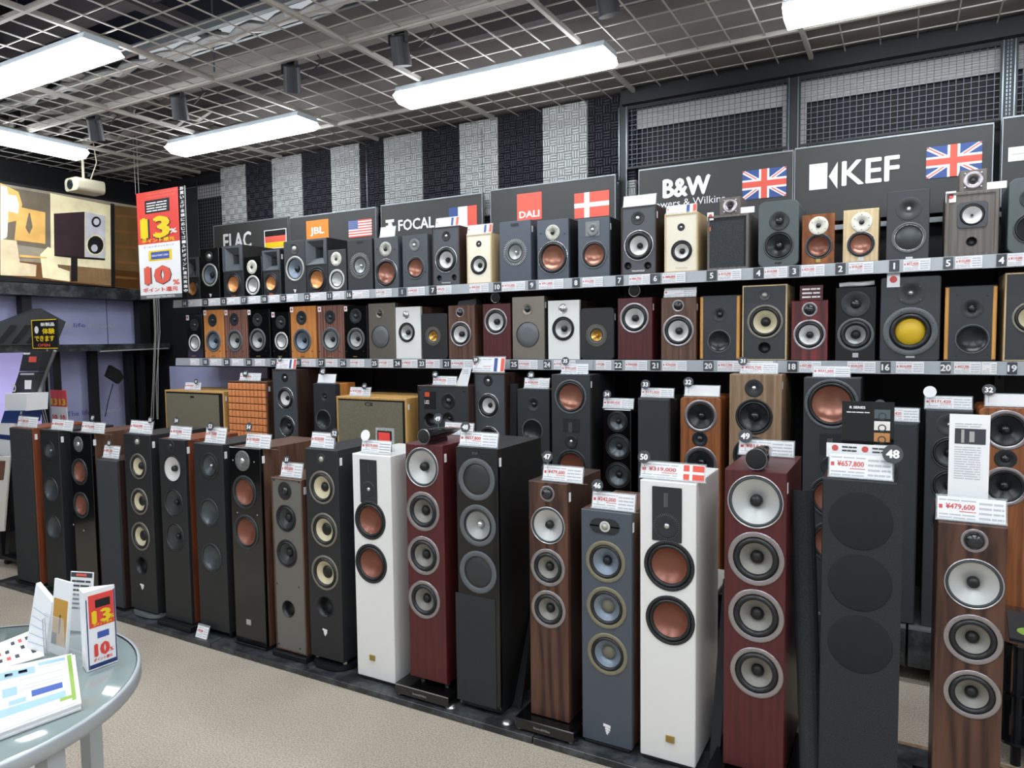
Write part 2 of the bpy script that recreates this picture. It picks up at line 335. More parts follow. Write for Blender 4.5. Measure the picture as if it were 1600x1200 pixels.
def driver(style, loc, r, par, name='woofer'):
    ring, ri, sur, rc, cone, rcap, cap, kind = DS[style]; x, y, z = loc
    fr = cobj(name, clathe([(1, .02), (1, -.035), (.975, -.05), (ri+.02, -.045), (ri, -.02), (ri, .06)]), ring, par, loc, None, r)
    mid = (ri+rc)/2; h = .5*(ri-rc)
    if style in SCREWS: cobj('screw_heads', dots(SCREWS[style], (1+ri)/2, .022), 'cap_black', fr, (0, -.047, 0))['kind'] = 'stuff'
    cobj('surround', clathe([(ri+.005, .03), (ri-.01, .0), (mid+(ri-mid)*.5, -h*.8), (mid, -h), (mid-(mid-rc)*.5, -h*.8), (rc, .02), (rc, .05)]), sur, fr)
    if kind in ('cap', 'plug'):
        cobj('cone', clathe([(rc+.01, .02), (rc*.8, .10), (rc*.5, .22), (max(rcap*.8, .05), .34)]), cone, fr)
        if kind == 'cap': cobj('dust_cap', clathe([(rcap, .28), (rcap*.95, .21), (rcap*.72, .13), (rcap*.4, .085), (0, .07)]), cap, fr)
        else: cobj('phase_plug', clathe([(rcap, .34), (rcap*.98, .12), (rcap*.8, .04), (rcap*.4, .0), (0, -.01)]), cap, fr)
    elif kind == 'dish': cobj('cone', clathe([(rc+.01, .01), (rc*.93, .08), (rc*.8, .17), (rc*.6, .26), (rc*.35, .32), (0, .345)]), cone, fr)
    elif kind == 'flat': cobj('cone', clathe([(rc+.01, .01), (rc*.98, -.01), (rc*.5, -.02), (0, -.025)]), cone, fr)
    elif kind == 'dome': cobj('cone', clathe([(rc+.01, .08), (rc*.9, .03), (rc*.6, -.03), (0, -.06)]), cone, fr)
    return fr
def tweeter(style, loc, r, par, rz=1, name='tweeter'):
    pl, dm, dr, dish = TS[style]
    if dish == 2: prof = [(1, .0), (.97, -.02), (.6, .1), (dr*1.15, .25), (dr, .3)]; dy = .3
    elif dish == 1: prof = [(1, .02), (1, -.05), (.93, -.06), (dr*1.5, .0), (dr, .06)]; dy = .06
    else: prof = [(1, .02), (1, -.05), (.95, -.07), (dr*1.1, -.06), (dr, -.02)]; dy = -.02
    t = cobj(name, clathe(prof, 32), pl, par, loc, None, (r, r, r*rz))
    if style in ('silver', 'white', 'grey', 'darkdome'): cobj('screw_heads', dots(6, .76, .055), 'cap_black', t, (0, -.066, 0))['kind'] = 'stuff'
    cobj('dome', clathe([(dr+.005, dy), (dr*.92, dy-dr*.35), (dr*.6, dy-dr*.62), (dr*.3, dy-dr*.74), (0, dy-dr*.78)], 24), dm, t)
    return t

# ------------------------------------------------------------------ speaker builder
ROWS = {'U': dict(Y=3.72, z=1.885, d=.27), 'L': dict(Y=3.72, z=1.426, d=.27), 'B': dict(Y=3.58, z=.255, d=.32), 'F': dict(Y=2.40, z=None, d=.34)}
GR = {'U': 'bookshelf speakers on the upper shelf', 'L': 'bookshelf speakers on the lower shelf', 'B': 'speakers on the rear bench', 'F': 'tower speakers in the front row'}
LASTX = {}; TOPS = {}; BYNICK = {}
def spk(nick, label, row, x0, x1, yt, yb, cab, baf, els, depth=None, rc=0, rim=0, base=None, side=None, cheeks=None, cat='speaker', Y=None, tagged=False, name=None, bdep=.02, free=False):
    name = name or ('floor_speaker' if row in 'BF' else 'bookshelf_speaker')
    R = ROWS[row]; Y = Y or R['Y']; D = depth or R['d']
    A = aty(x0, yt, Y); B = aty(x1, yt, Y); X0, X1 = A.x, B.x
    if not free and row in LASTX and X0 < LASTX[row]+.001: X0 = LASTX[row]+.001
    if not free: LASTX[row] = X1
    ym = yt+(yb-yt)*.5 if yb else yt
    if row == 'F': zb = max(aty(x0, yb, Y).z, .044); dz = 0; zt = aty(x0, yt, Y).z
    elif row == 'B': zb = R['z']; dz = 0; zt = aty(x0, yt, Y).z
    else: zb = R['z']+.001; dz = zb-aty(x0, yb, Y).z; zt = aty(x0, yt, Y).z+dz
    xc = (X0+X1)/2; base_z = .030 if row == 'F' else zb
    t = thing(name, label, cat, (xc, Y+D/2, base_z), GR[row])
    LX = lambda X: X-xc
    y0 = -D/2; LZ = lambda z: z-base_z
    h0, h1 = LZ(zb), LZ(zt); w0, w1 = LX(X0), LX(X1)
    def pt(px, py): p = aty(px, py, Y); return LX(p.x), LZ(p.z+dz)
    def rad(px, py, r): return (aty(px, py-r, Y).z-aty(px, py+r, Y).z)/2
    def clampr(x, r): return min(r, max(.3*r, min(x-w0, w1-x)-.001+.0*r))
    outer = rrect(w0, h0, w1, h1, rc); inner = rrect(w0+rim, h0+rim, w1-rim, h1-rim, max(rc-rim, 0)) if rim else outer
    holes = []; todo = []
    for e in els:
        k = e[0]
        if k == 'D':
            x, z = pt(e[2], e[3]); r = rad(e[2], e[3], e[4]); r = min(r, x-w0-rim-.002, w1-rim-x-.002) if (x-w0 > r*.6 and w1-x > r*.6) else r
            r = min(r, h1-rim-z-.003) if h1-z > r*.6 else r
            if DS[e[1]][7] != 'flat': holes.append(circ(x, z, r*.9))
            todo.append(('D', e[1], x, z, r))
        elif k == 'T':
            x, z = pt(e[2], e[3]); r = rad(e[2], e[3], e[4]); r = min(r, w1-rim-x-.002, x-w0-rim-.002)
            if TS[e[1]][3] == 2: holes.append(circ(x, z, r*.94))
            elif TS[e[1]][3] == 1: holes.append(circ(x, z, r*.7, 24))
            todo.append(('T', e[1], x, z, r, e[5] if len(e) > 5 else 1))
        elif k == 'P':
            x, z = pt(e[1], e[2]); r = rad(e[1], e[2], e[3]); holes.append(circ(x, z, r*.95, 28)); todo.append(('P', x, z, r))
        elif k == 'H':
            a = pt(e[1], e[2]); b = pt(e[3], e[4]); a = (max(a[0], w0+rim+.006), min(a[1], h1-.006)); b = (min(b[0], w1-rim-.006), b[1])
            holes.append([(a[0], b[1]), (b[0], b[1]), (b[0], a[1]), (a[0], a[1])]); todo.append(('H', a, b))
        else: todo.append(e)
    bd = bdep
    if baf == cab and not rim:
        link('cabinet', shell(outer, holes, y0, D/2), cab, t)
        yb0 = y0
    else:
        if rim:
            link('cabinet', shell(outer, [], y0, D/2, open_front=inner), side or cab, t); link('baffle', shell(inner, holes, y0+.004, y0+.02, .001, back=False), baf, t); yb0 = y0+.004
        else:
            link('cabinet', shell(outer, [], y0+bd, D/2, .001, open_front=inset(outer, .003)), side or cab, t); link('baffle', shell(outer, holes, y0, y0+bd-.0005, .002, back=False), baf, t); yb0 = y0
    if cheeks:
        for s in (0, 1):
            m = MB(); xx0, xx1 = (w0-.001, w0+.014) if s == 0 else (w1-.014, w1+.001)
            m.cbox(xx0, y0-.004, h0+.006, xx1, y0+.05, h1-.006, .004); m.obj('side_cheek', cheeks, t)
    nR = 0; TP = .0034 if any(e[0] == 'R' and len(e) > 6 and 'tweeter' in e[6] for e in els) else 0
    for e in todo:
        k = e[0]
        if k == 'D':
            driver(e[1], (e[2], yb0, e[3]), e[4], t, 'woofer' if e[4] > .045 else 'midrange_driver')
            if e[1] in ('kefuni', 'kefgold'): pass
        elif k == 'T': tweeter(e[1], (e[2], yb0-TP, e[3]), e[4], t, e[5])
        elif k == 'P': cobj('port', clathe([(1.0, -.03), (.92, .0), (.8, .5), (.78, 1.2), (0, 1.2)], 28), 'rubber', t, (e[1], yb0-.001, e[2]), None, e[3])
        elif k == 'H':
            (ax, az), (bx, bz) = e[1], e[2]; cx = (ax+bx)/2; cz = (az+bz)/2; m = MB()
            v0 = [(ax, yb0-.004, bz), (bx, yb0-.004, bz), (bx, yb0-.004, az), (ax, yb0-.004, az)]; q = .22*(bx-ax)
            v1 = [(cx-q, yb0+.035, cz-q*1.1), (cx+q, yb0+.035, cz-q*1.1), (cx+q, yb0+.035, cz+q*1.1), (cx-q, yb0+.035, cz+q*1.1)]
            v2 = [(cx+(p[0]-cx)*.7, yb0+.07, cz+(p[2]-cz)*.7) for p in v1]
            for A_, B_ in ((v0, v1), (v1, v2)):
                for i in range(4): j = (i+1) % 4; m.poly([A_[i], A_[j], B_[j], B_[i]])
            g = MB(); c = .006; X_0, X_1, Z_0, Z_1 = w0+.002, w1-.002, bz-.006, h1-.002
            for a0, b0, a1, b1 in ((X_0, Z_0, ax, Z_1), (bx, Z_0, X_1, Z_1), (ax, Z_0, bx, bz), (ax, az, bx, Z_1)): m.box(a0, yb0-.004, b0, a1, yb0+.001, b1)
            ho = m.obj('horn', 'baffle_grey', t); MB().poly(v2).obj('horn_throat', 'cap_black', ho)
        elif k == 'R':
            a = pt(e[2], e[3]); b = pt(e[4], e[5]); nm = e[6] if len(e) > 6 else 'badge'; th = .003+.0008*nR; nR += 1
            rr = e[7] if len(e) > 7 else 0; ol = rrect(a[0], b[1], b[0], a[1], rr)
            MB().slab([(p[0], yb0-th, p[1]) for p in ol], (0, th-.0003, 0)).obj(nm, e[1], t)
        elif k == 'Q':
            x, z = pt(e[2], e[3]); q_ = rad(e[2], e[3], e[4]); link('driver_frame', shell(rrect(x-q_, z-q_, x+q_, z+q_, q_*.3), [circ(x, z, q_*.86)], yb0-.004, yb0-.0003, .001, back=False), e[1], t)
        elif k == 'X' and e[1] == 'T':
            a = pt(e[3], e[5]); b = pt(e[4], e[5]); hh = 2*rad(e[3], e[5], e[6]/2); W_ = b[0]-a[0]; cx_ = a[0]; cz_ = a[1]; m = MB()
            for (u0, u1, v0, v1) in ((0, 1, .72, 1), (.25, .95, .42, .64), (.3, .8, .2, .36), (.4, .62, 0, .16)):
                m.slab([(cx_+W_*u0, yb0-.002, cz_+hh*(v0+.06-.5)), (cx_+W_*u1, yb0-.002, cz_+hh*(v0-.06-.5)), (cx_+W_*u1, yb0-.002, cz_+hh*(v1-.06-.5)), (cx_+W_*u0, yb0-.002, cz_+hh*(v1+.04-.5))], (0, .0018, 0))
            m.box(cx_+W_*.45, yb0-.0015, cz_-hh*.45, cx_+W_*.6, yb0-.0002, cz_+hh*.3); m.obj('logo', 'white_print', t)['kind'] = 'stuff'
        elif k == 'X':   # text, material, x0, x1, yc, height px
            a = pt(e[3], e[5]); b = pt(e[4], e[5]); hh = 2*rad(e[3], e[5], e[6]/2)
            text(e[1], e[2], (a[0]+b[0])/2, yb0-.0047-.0008*nR, (a[1]+b[1])/2, b[0]-a[0], hh, t, 'lettering', .02)
        elif k == 'o':
            m = 'cap_black' if len(e) < 4 else e[3]
            for (px, py) in e[1]:
                x, z = pt(px, py); r = rad(px, py, e[2]); cobj('screw', clathe([(1, .1), (1, -.3), (.6, -.5), (0, -.5)], 10), m, t, (x, yb0, z), None, r)
        elif k == 'G':   # cloth grille over the front  (material, inset)
            i = e[2]; link('grille', shell(rrect(w0+i, h0+i, w1-i, h1-i, max(rc-i, .004)), [], y0-.012, y0-.0005, .004), e[1], t)
        elif k == 'S':   # little paper sticker
            x, z = pt(e[1], e[2]); s = rad(e[1], e[2], e[3]); st = MB().box(x-s, yb0-.0035, z-s*1.25, x+s, yb0-.002, z+s*1.25).obj('sticker', 'paper', t)
            cobj('stamp', clathe([(1, 0), (0, 0)], 12), 'ink_red', st, (x, yb0-.004, z+s*.1), None, s*.6)
        elif k == 'N':   # fins round a coaxial driver
            x, z = pt(e[1], e[2]); r0 = rad(e[1], e[2], e[3]); r1 = rad(e[1], e[2], e[4]); m = MB()
            for i in range(44):
                t0 = 2*math.pi*i/44; ca, sa = math.cos(t0), math.sin(t0); q = .0016; m.slab([(x+r0*ca-q*sa, yb0-.004, z+r0*sa+q*ca), (x+r0*ca+q*sa, yb0-.004, z+r0*sa-q*ca), (x+r1*ca+q*sa, yb0-.004, z+r1*sa-q*ca), (x+r1*ca-q*sa, yb0-.004, z+r1*sa+q*ca)], (0, .0035, 0))
            m.obj('driver_fins', e[5], t)
    if tagged:
        zt_ = h1-.035; MB().box(w1+.0002, y0+.012, zt_-.035, w1+.0012, y0+.028, zt_).obj('side_tag', 'paper', t)
    if base:
        kind = base[0]; bh = h0
        if kind == 'oval':
            ol = [((w1-w0)*.62*math.cos(a)*(1 if abs(math.cos(a)) < .8 else 1), (D*.56)*math.sin(a)) for a in [2*math.pi*i/40 for i in range(40)]]
            ol = [(math.copysign(abs(x/((w1-w0)*.62))**.6, x)*(w1-w0)*.6, math.copysign(abs(y/(D*.56))**.6, y)*D*.55) for x, y in ol]
            MB().slab([(x, y, .004) for x, y in ol], (0, 0, min(.022, bh*.6))).obj('base_plate', base[1], t)
            for sx in (-1, 1): cobj('foot', clathe([(0, -.5), (.5, -.5), (1, -.3), (1, .5), (0, .5)], 16), 'plastic_beige', t, (sx*(w1-w0)*.42, y0+.03, bh*.75), (math.pi/2, 0, 0), (.010, max(bh*.4, .01), .010))
        elif kind == 'slab':
            e_ = base[2] if len(base) > 2 else .01
            MB().cbox(w0-e_, y0-e_-.005, 0, w1+e_, D/2-.01, max(bh-.004, .01), .002).obj('base_plate', base[1], t)
        elif kind == 'plinth':
            ph = base[2]; MB().cbox(w0-.045, y0-.05, .008, w1+.04, D/2-.02, ph, .003).obj('base_plate', 'gloss_black', t)
            for sx in (w0-.03, w1+.025): cobj('foot', clathe([(0, -.5), (1, -.5), (1, .5), (0, .5)], 16), 'chrome', t, (sx, y0-.03, .005), (math.pi/2, 0, 0), (.014, .008, .014))
            text(base[3], 'badge_silver', (w0+w1)/2-.01, y0-.0505, ph*.55, .07, .009, t)
            if base[4]:
                for sx in (w0+.035, w1-.03): cobj('leg', clathe([(0, -.5), (1, -.5), (1, .5), (0, .5)], 16), 'chrome', t, (sx, y0+.05, (ph+bh)/2), (math.pi/2, 0, 0), (.013, bh-ph, .013))
        elif kind == 'feet':
            for sx in (w0+.03, w1-.03):
                for yy in (y0+.04, D/2-.05): cobj('foot', clathe([(0, -.5), (1, -.5), (1, .5), (0, .5)], 16), 'metal_black', t, (sx, yy, bh/2), (math.pi/2, 0, 0), (.014, bh, .014))
    TOPS[nick] = (X0, X1, zt, Y, D); BYNICK[nick] = t
    return t

# ------------------------------------------------------------------ THE SETTING
struct(MB().box(-8.5, -1.5, -.1, 4.5, 5.2, 0).obj('floor', 'carpet'))
struct(MB().box(-8.5, 4.24, 0, 3.2, 4.34, 3.75).obj('wall_back', 'wall_dark'))
struct(MB().box(-6.32, -1.5, 0, -6.22, 4.24, 4.5).obj('wall_left', 'wall_dark'))
ceil = struct(MB().box(-8.5, -1.5, 4.25, 4.5, 4.34, 4.35).obj('ceiling', 'void_navy'))
struct(MB().box(-8.5, 3.82, 3.035, 4.5, 4.24, 3.2).box(-8.5, 3.2, 3.34, 4.5, 3.82, 3.42).box(-8.5, 3.82, 3.2, 4.5, 3.9, 3.42).obj('ceiling_slab', 'slab_grey'))
for i, (yy, zz, h) in enumerate(((3.5, 3.24, .10), (2.62, 3.5, .16), (1.4, 3.6, .2))):
    MB().box(-8.4, yy, zz, 4.4, yy+.1, zz+h).obj('beam', 'beam_dark', ceil)
for x in (-5.3, -3.9, -2.5, -1.1, .4):
    MB().box(x, .8, 3.45, x+.06, 3.19, 3.52).obj('beam', 'beam_dark', ceil)
# ducts and cable trays above the grid
d = thing('cable_tray', 'silver foil wrapped duct running above the ceiling grid', 'duct', (0, 2.74, 3.2))
m = MB(); pts = [(-8+.09*i, .012*math.sin(i*1.7), .01*math.cos(i*2.3)) for i in range(110)]
m.tube(pts, [.030+.006*math.sin(i*2.1) for i in range(110)], 9); m.obj('foil_duct', 'duct_silver', d)
MB().box(-8, -.12, .0, 3, -.09, .05).box(-8, .1, .02, 3, .12, .06).obj('tray_rail', 'metal_grey', d)
tag(MB().box(-8, 1.3, 3.4, 3, 1.36, 3.45).obj('conduit_channel', 'wire_dark'), 'galvanised channel above the grid nearer the camera', 'duct')
cl = thing('insulation_bundle', 'crumpled foil insulation lying above the far left grid', 'insulation', (-4.9, 2.9, 3.045))
m = MB()
for k in range(5):
    p = [(-.9+.09*i+.03*random.random(), -.5+.28*k+.05*random.random(), .05*random.random()) for i in range(20)]
    m.tube(p, [.015+.02*random.random() for _ in p], 6)
o = m.obj('foil', 'old_foil', cl)

# suspended wire grid at z = 3: frame bars and wire panels
GX = [-1.44+.97*k for k in range(-6, 5)]; GY = [-.16+.97*k for k in range(0, 5)]+[4.2]
grid = struct(bpy.data.objects.new('ceiling_grid', None)); C.objects.link(grid); grid.location = (0, 0, 3.0)
for x in GX: MB().box(x-.010, -1.4, -.012, x+.010, 4.14, .012).obj('grid_bar', 'wire_grey', grid)
for y in GY[:-1]: MB().box(GX[0], y-.010, -.011, GX[-1], y+.010, .011).obj('grid_bar', 'wire_grey', grid)
wire = MB()
for j in range(1, 6):
    o_ = j*.97/6; wire.box(o_-.0028, 0, -.0028, o_+.0028, .97, .0028); wire.box(0, o_-.0028, .003, .97, o_+.0028, .0086)
wm = wire.mesh(); wm.materials.append(M['wire_grey'])
wire2 = MB()
for j in range(1, 6): o_ = j*.97/6; wire2.box(o_-.0028, 0, -.0028, o_+.0028, .49, .0028)
for o_ in (.16, .32): wire2.box(0, o_-.0028, .003, .97, o_+.0028, .0086)
wm2 = wire2.mesh(); wm2.materials.append(M['wire_grey'])
for x in GX[:-1]:
    for y in GY[:-2]: link('wire_panel', wm, None, grid, (x, y, 0))
    link('wire_panel', wm2, None, grid, (x, GY[-2], 0))
MB().box(-1.5, 4.15, -.05, GX[-1], 4.18, .02).obj('edge_angle', 'metal_black', grid)
for x in GX[::2]:
    for y in GY[1:5:2]: MB().tube([(x, y, 0), (x, y, 1.2)], .004, 6).obj('hanger_rod', 'wire_dark', grid)

# platform, bench
pf = thing('display_platform', 'low black laminate platform under the front row of towers', 'platform', (0, 2.334, 0))
for a, b in ((-5.12, -3.06), (-3.055, -1.226), (-1.221, .6)):
    MB().cbox(a, 0, .001, b, .60, .028, .002).obj('platform_board', 'platform_laminate', pf)
    MB().box(a, .6, .001, b, .622, .028).obj('edge_strip', 'walnut_light', pf)
bn = thing('display_bench', 'raised black bench carrying the rear row of speakers', 'bench', (0, 3.54, 0))
for a, b in ((-5.4, -3.6), (-3.59, -1.79), (-1.78, .02), (.03, 1.83)):
    MB().cbox(a, 0, .075, b, .02, .245, .002).obj('fascia', 'platform_laminate', bn)
    MB().box(a, -.004, .2451, b, .6, .2545).obj('bench_top', 'metal_grey', bn)
    for xx in (a+.1, b-.16): MB().box(xx, .05, .001, xx+.06, .58, .245).obj('leg', 'deep_black', bn)

# shelving: uprights, shelves with label rails
PX = [-5.42, -4.48, -3.53, -2.53, -1.525, -.56, .395, 1.35]
rk = thing('shelving_rack', 'black wall shelving rack with two long shelves and slotted steel uprights', 'shelving', (0, 4.2, 0))
for x in PX:
    u = MB().box(x-.02, -.03, .0, x+.02, .03, 2.98 if x > -1.6 else 2.12).obj('upright', 'metal_black', rk)
    if x < -1.6: MB().box(x-.0015, -.014, 2.12, x+.0015, -.011, 2.95).obj('cord', 'post_steel', u); continue
    MB().box(x-.026, -.036, 1.9, x-.0205, -.028, 2.93).box(x+.0205, -.036, 1.9, x+.026, -.028, 2.93).obj('edge_flange', 'post_steel', u)
    if x < 0: continue
    s = MB()
    for k in range(56): s.box(x-.009, -.0315, 1.95+k*.018, x-.004, -.03, 1.962+k*.018).box(x+.004, -.0315, 1.95+k*.018, x+.009, -.03, 1.962+k*.018)
    s.obj('slot_row', 'post_steel', u)
for z in (1.885, 1.426):
    for a, b in zip([-5.12]+PX[1:-1], PX[1:]):
        sh = MB().box(a+.001, -.5, z-.03, b-.001, -.02, z).obj('shelf_board', 'shelf_black', rk)
        MB().slab([(a+.001, -.512, z-.058), (a+.001, -.500, z-.058), (a+.001, -.500, z+.001), (a+.001, -.506, z+.001)], (b-a-.002, 0, 0)).obj('label_rail', 'lip', sh)
for x in PX[1:]:
    for z in (1.855, 1.396): MB().slab([(x-.003, -.12, z), (x-.003, -.03, z), (x-.003, -.03, z-.07)], (.006, 0, 0)).obj('bracket', 'metal_black', rk)
# black back boards of the rack bays
for a, b in zip(PX, PX[1:]):
    MB().box(a+.021, .0, .3, b-.021, .012, 2.12).obj('back_board', 'wall_dark', rk)
MB().box(-6.1, .0, .3, PX[0]-.021, .012, 1.9).obj('back_board', 'wall_dark', rk)

# wall mesh in the right hand bays, with the grey board strip behind
def wall_mesh(x0, x1, z0, z1, label, step=.031, Y=4.17, vert_only=False):
    t = thing('wire_mesh_panel', label, 'wire mesh', ((x0+x1)/2, Y, z0), 'wire mesh panels on the wall'); w_ = (x1-x0)/2; m = MB(); h = z1-z0
    n = int((x1-x0)/step)
    for i in range(n+1): x = -w_+i*(2*w_)/n; m.box(x-.0014, 0, 0, x+.0014, .003, h)
    if not vert_only:
        k = int(h/(step*.9))
        for i in range(k+1): z = i*h/k; m.box(-w_, .003, z-.0014, w_, .006, z+.0014)
    m.obj('wires', 'wire_dark', t)['kind'] = 'stuff'
    MB().box(-w_, -.004, h-.02, w_, .008, h).box(-w_, -.004, 0, w_, .008, .012).box(-w_, -.004, .012, -w_+.01, .008, h-.02).box(w_-.01, -.004, .012, w_, .008, h-.02).obj('frame', 'metal_black', t)
    return t
wall_mesh(-1.50, -.585, 2.56, 2.93, 'black wire mesh panel above the sign with a small British flag and ampersand')
wall_mesh(-.535, .37, 2.56, 2.93, 'black wire mesh panel above the sign with the largest white letters')
wall_mesh(.42, 1.32, 2.56, 2.93, 'black wire mesh panel cut off by the right frame edge')
wall_mesh(-6.0, -5.1, 2.0, 2.93, 'black wire mesh panel in the corner left of the striped foam', Y=4.2)
for (a, b, l) in ((-1.49, -.59, 'grey board strip behind the mesh above the ampersand sign'), (-.53, .365, 'grey board strip behind the mesh above the largest letters'), (.425, 1.3, 'grey board strip behind the right edge mesh panel'), (-6.0, -5.15, 'grey board strip behind the corner mesh panel')):
    m = MB().box(a, 4.215, 2.80, b, 4.22, 2.91)
    if a > -2 and b < 0: m.box(b-.03, 4.215, 2.5, b, 4.22, 2.7999)
    if a > -.6 and b < .5: m.box(a, 4.215, 2.5, a+.03, 4.22, 2.7999)
    tag(m.obj('grey_board', 'grey_board'), l, 'board')
tag(MB().box(-1.52, 4.12, 2.93, 3.2, 4.2, 3.02).obj('header_beam', 'metal_black'), 'black header beam along the top of the mesh panels', 'beam')

# striped acoustic foam, basket weave
def foam(x0, x1, z0, z1, m, label):
    t = thing('foam_panel', label, 'acoustic foam', ((x0+x1)/2, 4.2, z0), 'acoustic foam panels striped along the wall'); w_ = (x1-x0)/2; h = z1-z0; b = .05
    nx = max(1, round(2*w_/b)); bx = 2*w_/nx; nz = round(h/b); bz = h/nz
    MB().box(-w_, .0, 0, w_, .03, h).obj('backing', m, t); q = MB()
    for i in range(nx):
        for j in range(nz):
            X = -w_+i*bx; Z = j*bz
            for k in range(3):
                if (i+j) % 2: q.cbox(X+.0025, -.012, Z+bz*k/3+.0022, X+bx-.0025, .0005, Z+bz*(k+1)/3-.0022, .003)
                else: q.cbox(X+bx*k/3+.0022, -.012, Z+.0025, X+bx*(k+1)/3-.0022, .0005, Z+bz-.0025, .003)
    q.obj('ridges', m, t)['kind'] = 'stuff'
fx = [(345, 262), (384, 254), (425, 247), (472, 240), (517, 232), (562, 224), (600, 218), (660, 209), (718, 200), (778, 190), (848, 176), (918, 162), (994, 148)]
FXs = [aty(a, b, 4.2).x for a, b in fx]
fl = ['white', 'black']*6
nmw = ['leftmost', 'second', 'third', 'fourth', 'fifth', 'sixth']
for i in range(12):
    c = fl[i]; z0 = 2.42 if i < 2 else (2.38 if i != 11 else 2.5)
    foam(FXs[i]+.001, FXs[i+1]-.001, z0, 3.02, 'foam_'+c, f'{nmw[i//2]} {c} woven foam stripe from the left, above the signs')
foam(aty(962, 280, 4.2).x, FXs[12]-.001, 2.12, 2.499, 'foam_white', 'short white woven foam piece between the red logo sign and the ampersand sign')
foam(FXs[1], FXs[2], 2.36, 2.419, 'foam_white', 'thin white foam strip under the leftmost black stripe')
foam(aty(752, 310, 4.2).x, aty(766, 310, 4.2).x, 2.1, 2.379, 'foam_black', 'narrow black foam piece between the French and Danish flag signs')

# ------------------------------------------------------------------ brand signs
SY = 4.10
def sign(label, x0, yl, x1, yr, zb=2.14):
    a = aty(x0, yl, SY); b = aty(x1, yr, SY); zt = (a.z+b.z)/2
    t = thing('brand_sign', label, 'sign', ((a.x+b.x)/2, SY, zb), 'brand signs above the upper shelf'); t['cx'] = (a.x+b.x)/2
    w_ = (b.x-a.x)/2; MB().box(-w_, 0, 0, w_, .02, zt-zb).obj('board', 'sign_black', t)
    MB().box(-w_-.003, -.004, zt-zb-.002, w_+.003, .022, zt-zb+.006).box(-w_-.004, -.004, 0, -w_, .022, zt-zb-.002).box(w_, -.004, 0, w_+.004, .022, zt-zb-.002).obj('frame', 'metal_grey', t)
    t.location = (t['cx'], SY, zb); cx = t['cx']; del t['cx']
    def L(px, py, y=-.002): p = aty(px, py, SY); return (p.x-cx, y, p.z-zb)
    return t, L
def srect(t, L, m, x0, y0, x1, yb, name='logo', y=-.003):
    a = L(x0, y0); b = L(x0, yb); c = L(x1, y0); MB().box(a[0], y, b[2], c[0], -.0002, a[2]).obj(name, m, t); return a[0], c[0], b[2], a[2]
def stext(t, L, s, m, x0, y0, x1, yb, bold=.0, y=-.004):
    a = L(x0, y0); b = L(x0, yb); c = L(x1, y0); text(s, m, (a[0]+c[0])/2, y, (a[2]+b[2])/2, c[0]-a[0], a[2]-b[2], t, 'lettering', bold)
def flag(t, kind, X0, X1, Z0, Z1, y=-.003):
    W, H = X1-X0, Z1-Z0; m = MB(); q = lambda u0, v0, u1, v1, k, d=0: m.box(X0+u0*W, y-d*.0006, Z0+v0*H, X0+u1*W, -.0002, Z0+v1*H, k)
    if kind == 'uk':
        q(0, 0, 1, 1, 0)
        def diag(w, k, d, half=False):
            for s in (1, -1):
                dx, dz = W, H*s; l = math.hypot(dx, dz); nx, nz = -dz/l*w, dx/l*w
                cx, cz = X0+W/2, Z0+H/2; e = .5-w*.25/min(W, H)
                P = [(cx-dx*e-nx, cz-dz*e-nz), (cx+dx*e-nx, cz+dz*e-nz), (cx+dx*e+nx, cz+dz*e+nz), (cx-dx*e+nx, cz-dz*e+nz)]
                P = [(min(max(a, X0), X1), min(max(b, Z0), Z1)) for a, b in P]
                m.slab([(a, y-d*.0006, b) for a, b in P], (0, .0004, 0), k); d += .2
        diag(H*.09, 1, 1); diag(H*.025, 2, 2)
        for d, w1, k in ((3, .17, 1), (4, .1, 2)):
            m.box(X0+W/2-H*w1, y-d*.0006-.0002, Z0, X0+W/2+H*w1, y-.0001, Z1, k); m.box(X0, y-d*.0006, Z0+H/2-H*w1, X1, y-.0001, Z0+H/2+H*w1, k)
        ms = ['flag_blue', 'white_print', 'flag_red']
    elif kind == 'dk': q(0, 0, 1, 1, 0); q(.29, 0, .44, 1, 1, 1); q(0, .41, 1, .59, 1, 1.4); ms = ['flag_red', 'white_print']
    elif kind == 'fr': q(0, 0, .333, 1, 0); q(.333, 0, .667, 1, 1); q(.667, 0, 1, 1, 2); ms = ['flag_blue', 'white_print', 'flag_red']
    elif kind == 'de': q(0, 0, 1, 1, 3); q(.03, .66, .97, .96, 0, 1); q(.03, .34, .97, .66, 1, 1); q(.03, .04, .97, .34, 2, 1); ms = ['black_print', 'flag_red', 'yellow_print', 'white_print']
    elif kind == 'us':
        for i in range(13): q(0, i/13, 1, (i+1)/13, 0 if i % 2 == 0 else 1)
        q(0, 6/13, .42, 1, 2, 1)
        for i in range(6):
            for j in range(5): u = .035+i*.07; v = 6/13+.045+j*.105; q(u-.011, v-.016, u+.011, v+.016, 1, 2)
        ms = ['flag_red', 'white_print', 'flag_blue']
    me = m.mesh()
    for k in ms: me.materials.append(M[k])
    o = bpy.data.objects.new('flag', me); C.objects.link(o); o.parent = t; return o
t, L = sign('black sign with tall white four letter name and German flag', 334, 354, 450, 339)
stext(t, L, 'ELAC', 'white_print', 349, 366, 393, 391, .03); a = L(413, 360.5); b = L(413, 390); c = L(447.5, 360); flag(t, 'de', a[0], c[0], b[2], a[2])
t, L = sign('black sign with orange square logo and United States flag', 453, 341, 587, 325)
srect(t, L, 'orange_print', 478.7, 346, 513.3, 385); stext(t, L, 'JBL', 'white_print', 485, 356, 507, 370, .03); a = L(544.7, 345.5); b = L(544.7, 372); c = L(580.7, 340); flag(t, 'us', a[0], c[0], b[2], a[2])
t, L = sign('black sign with white wordmark and French flag', 596, 323, 753, 301)
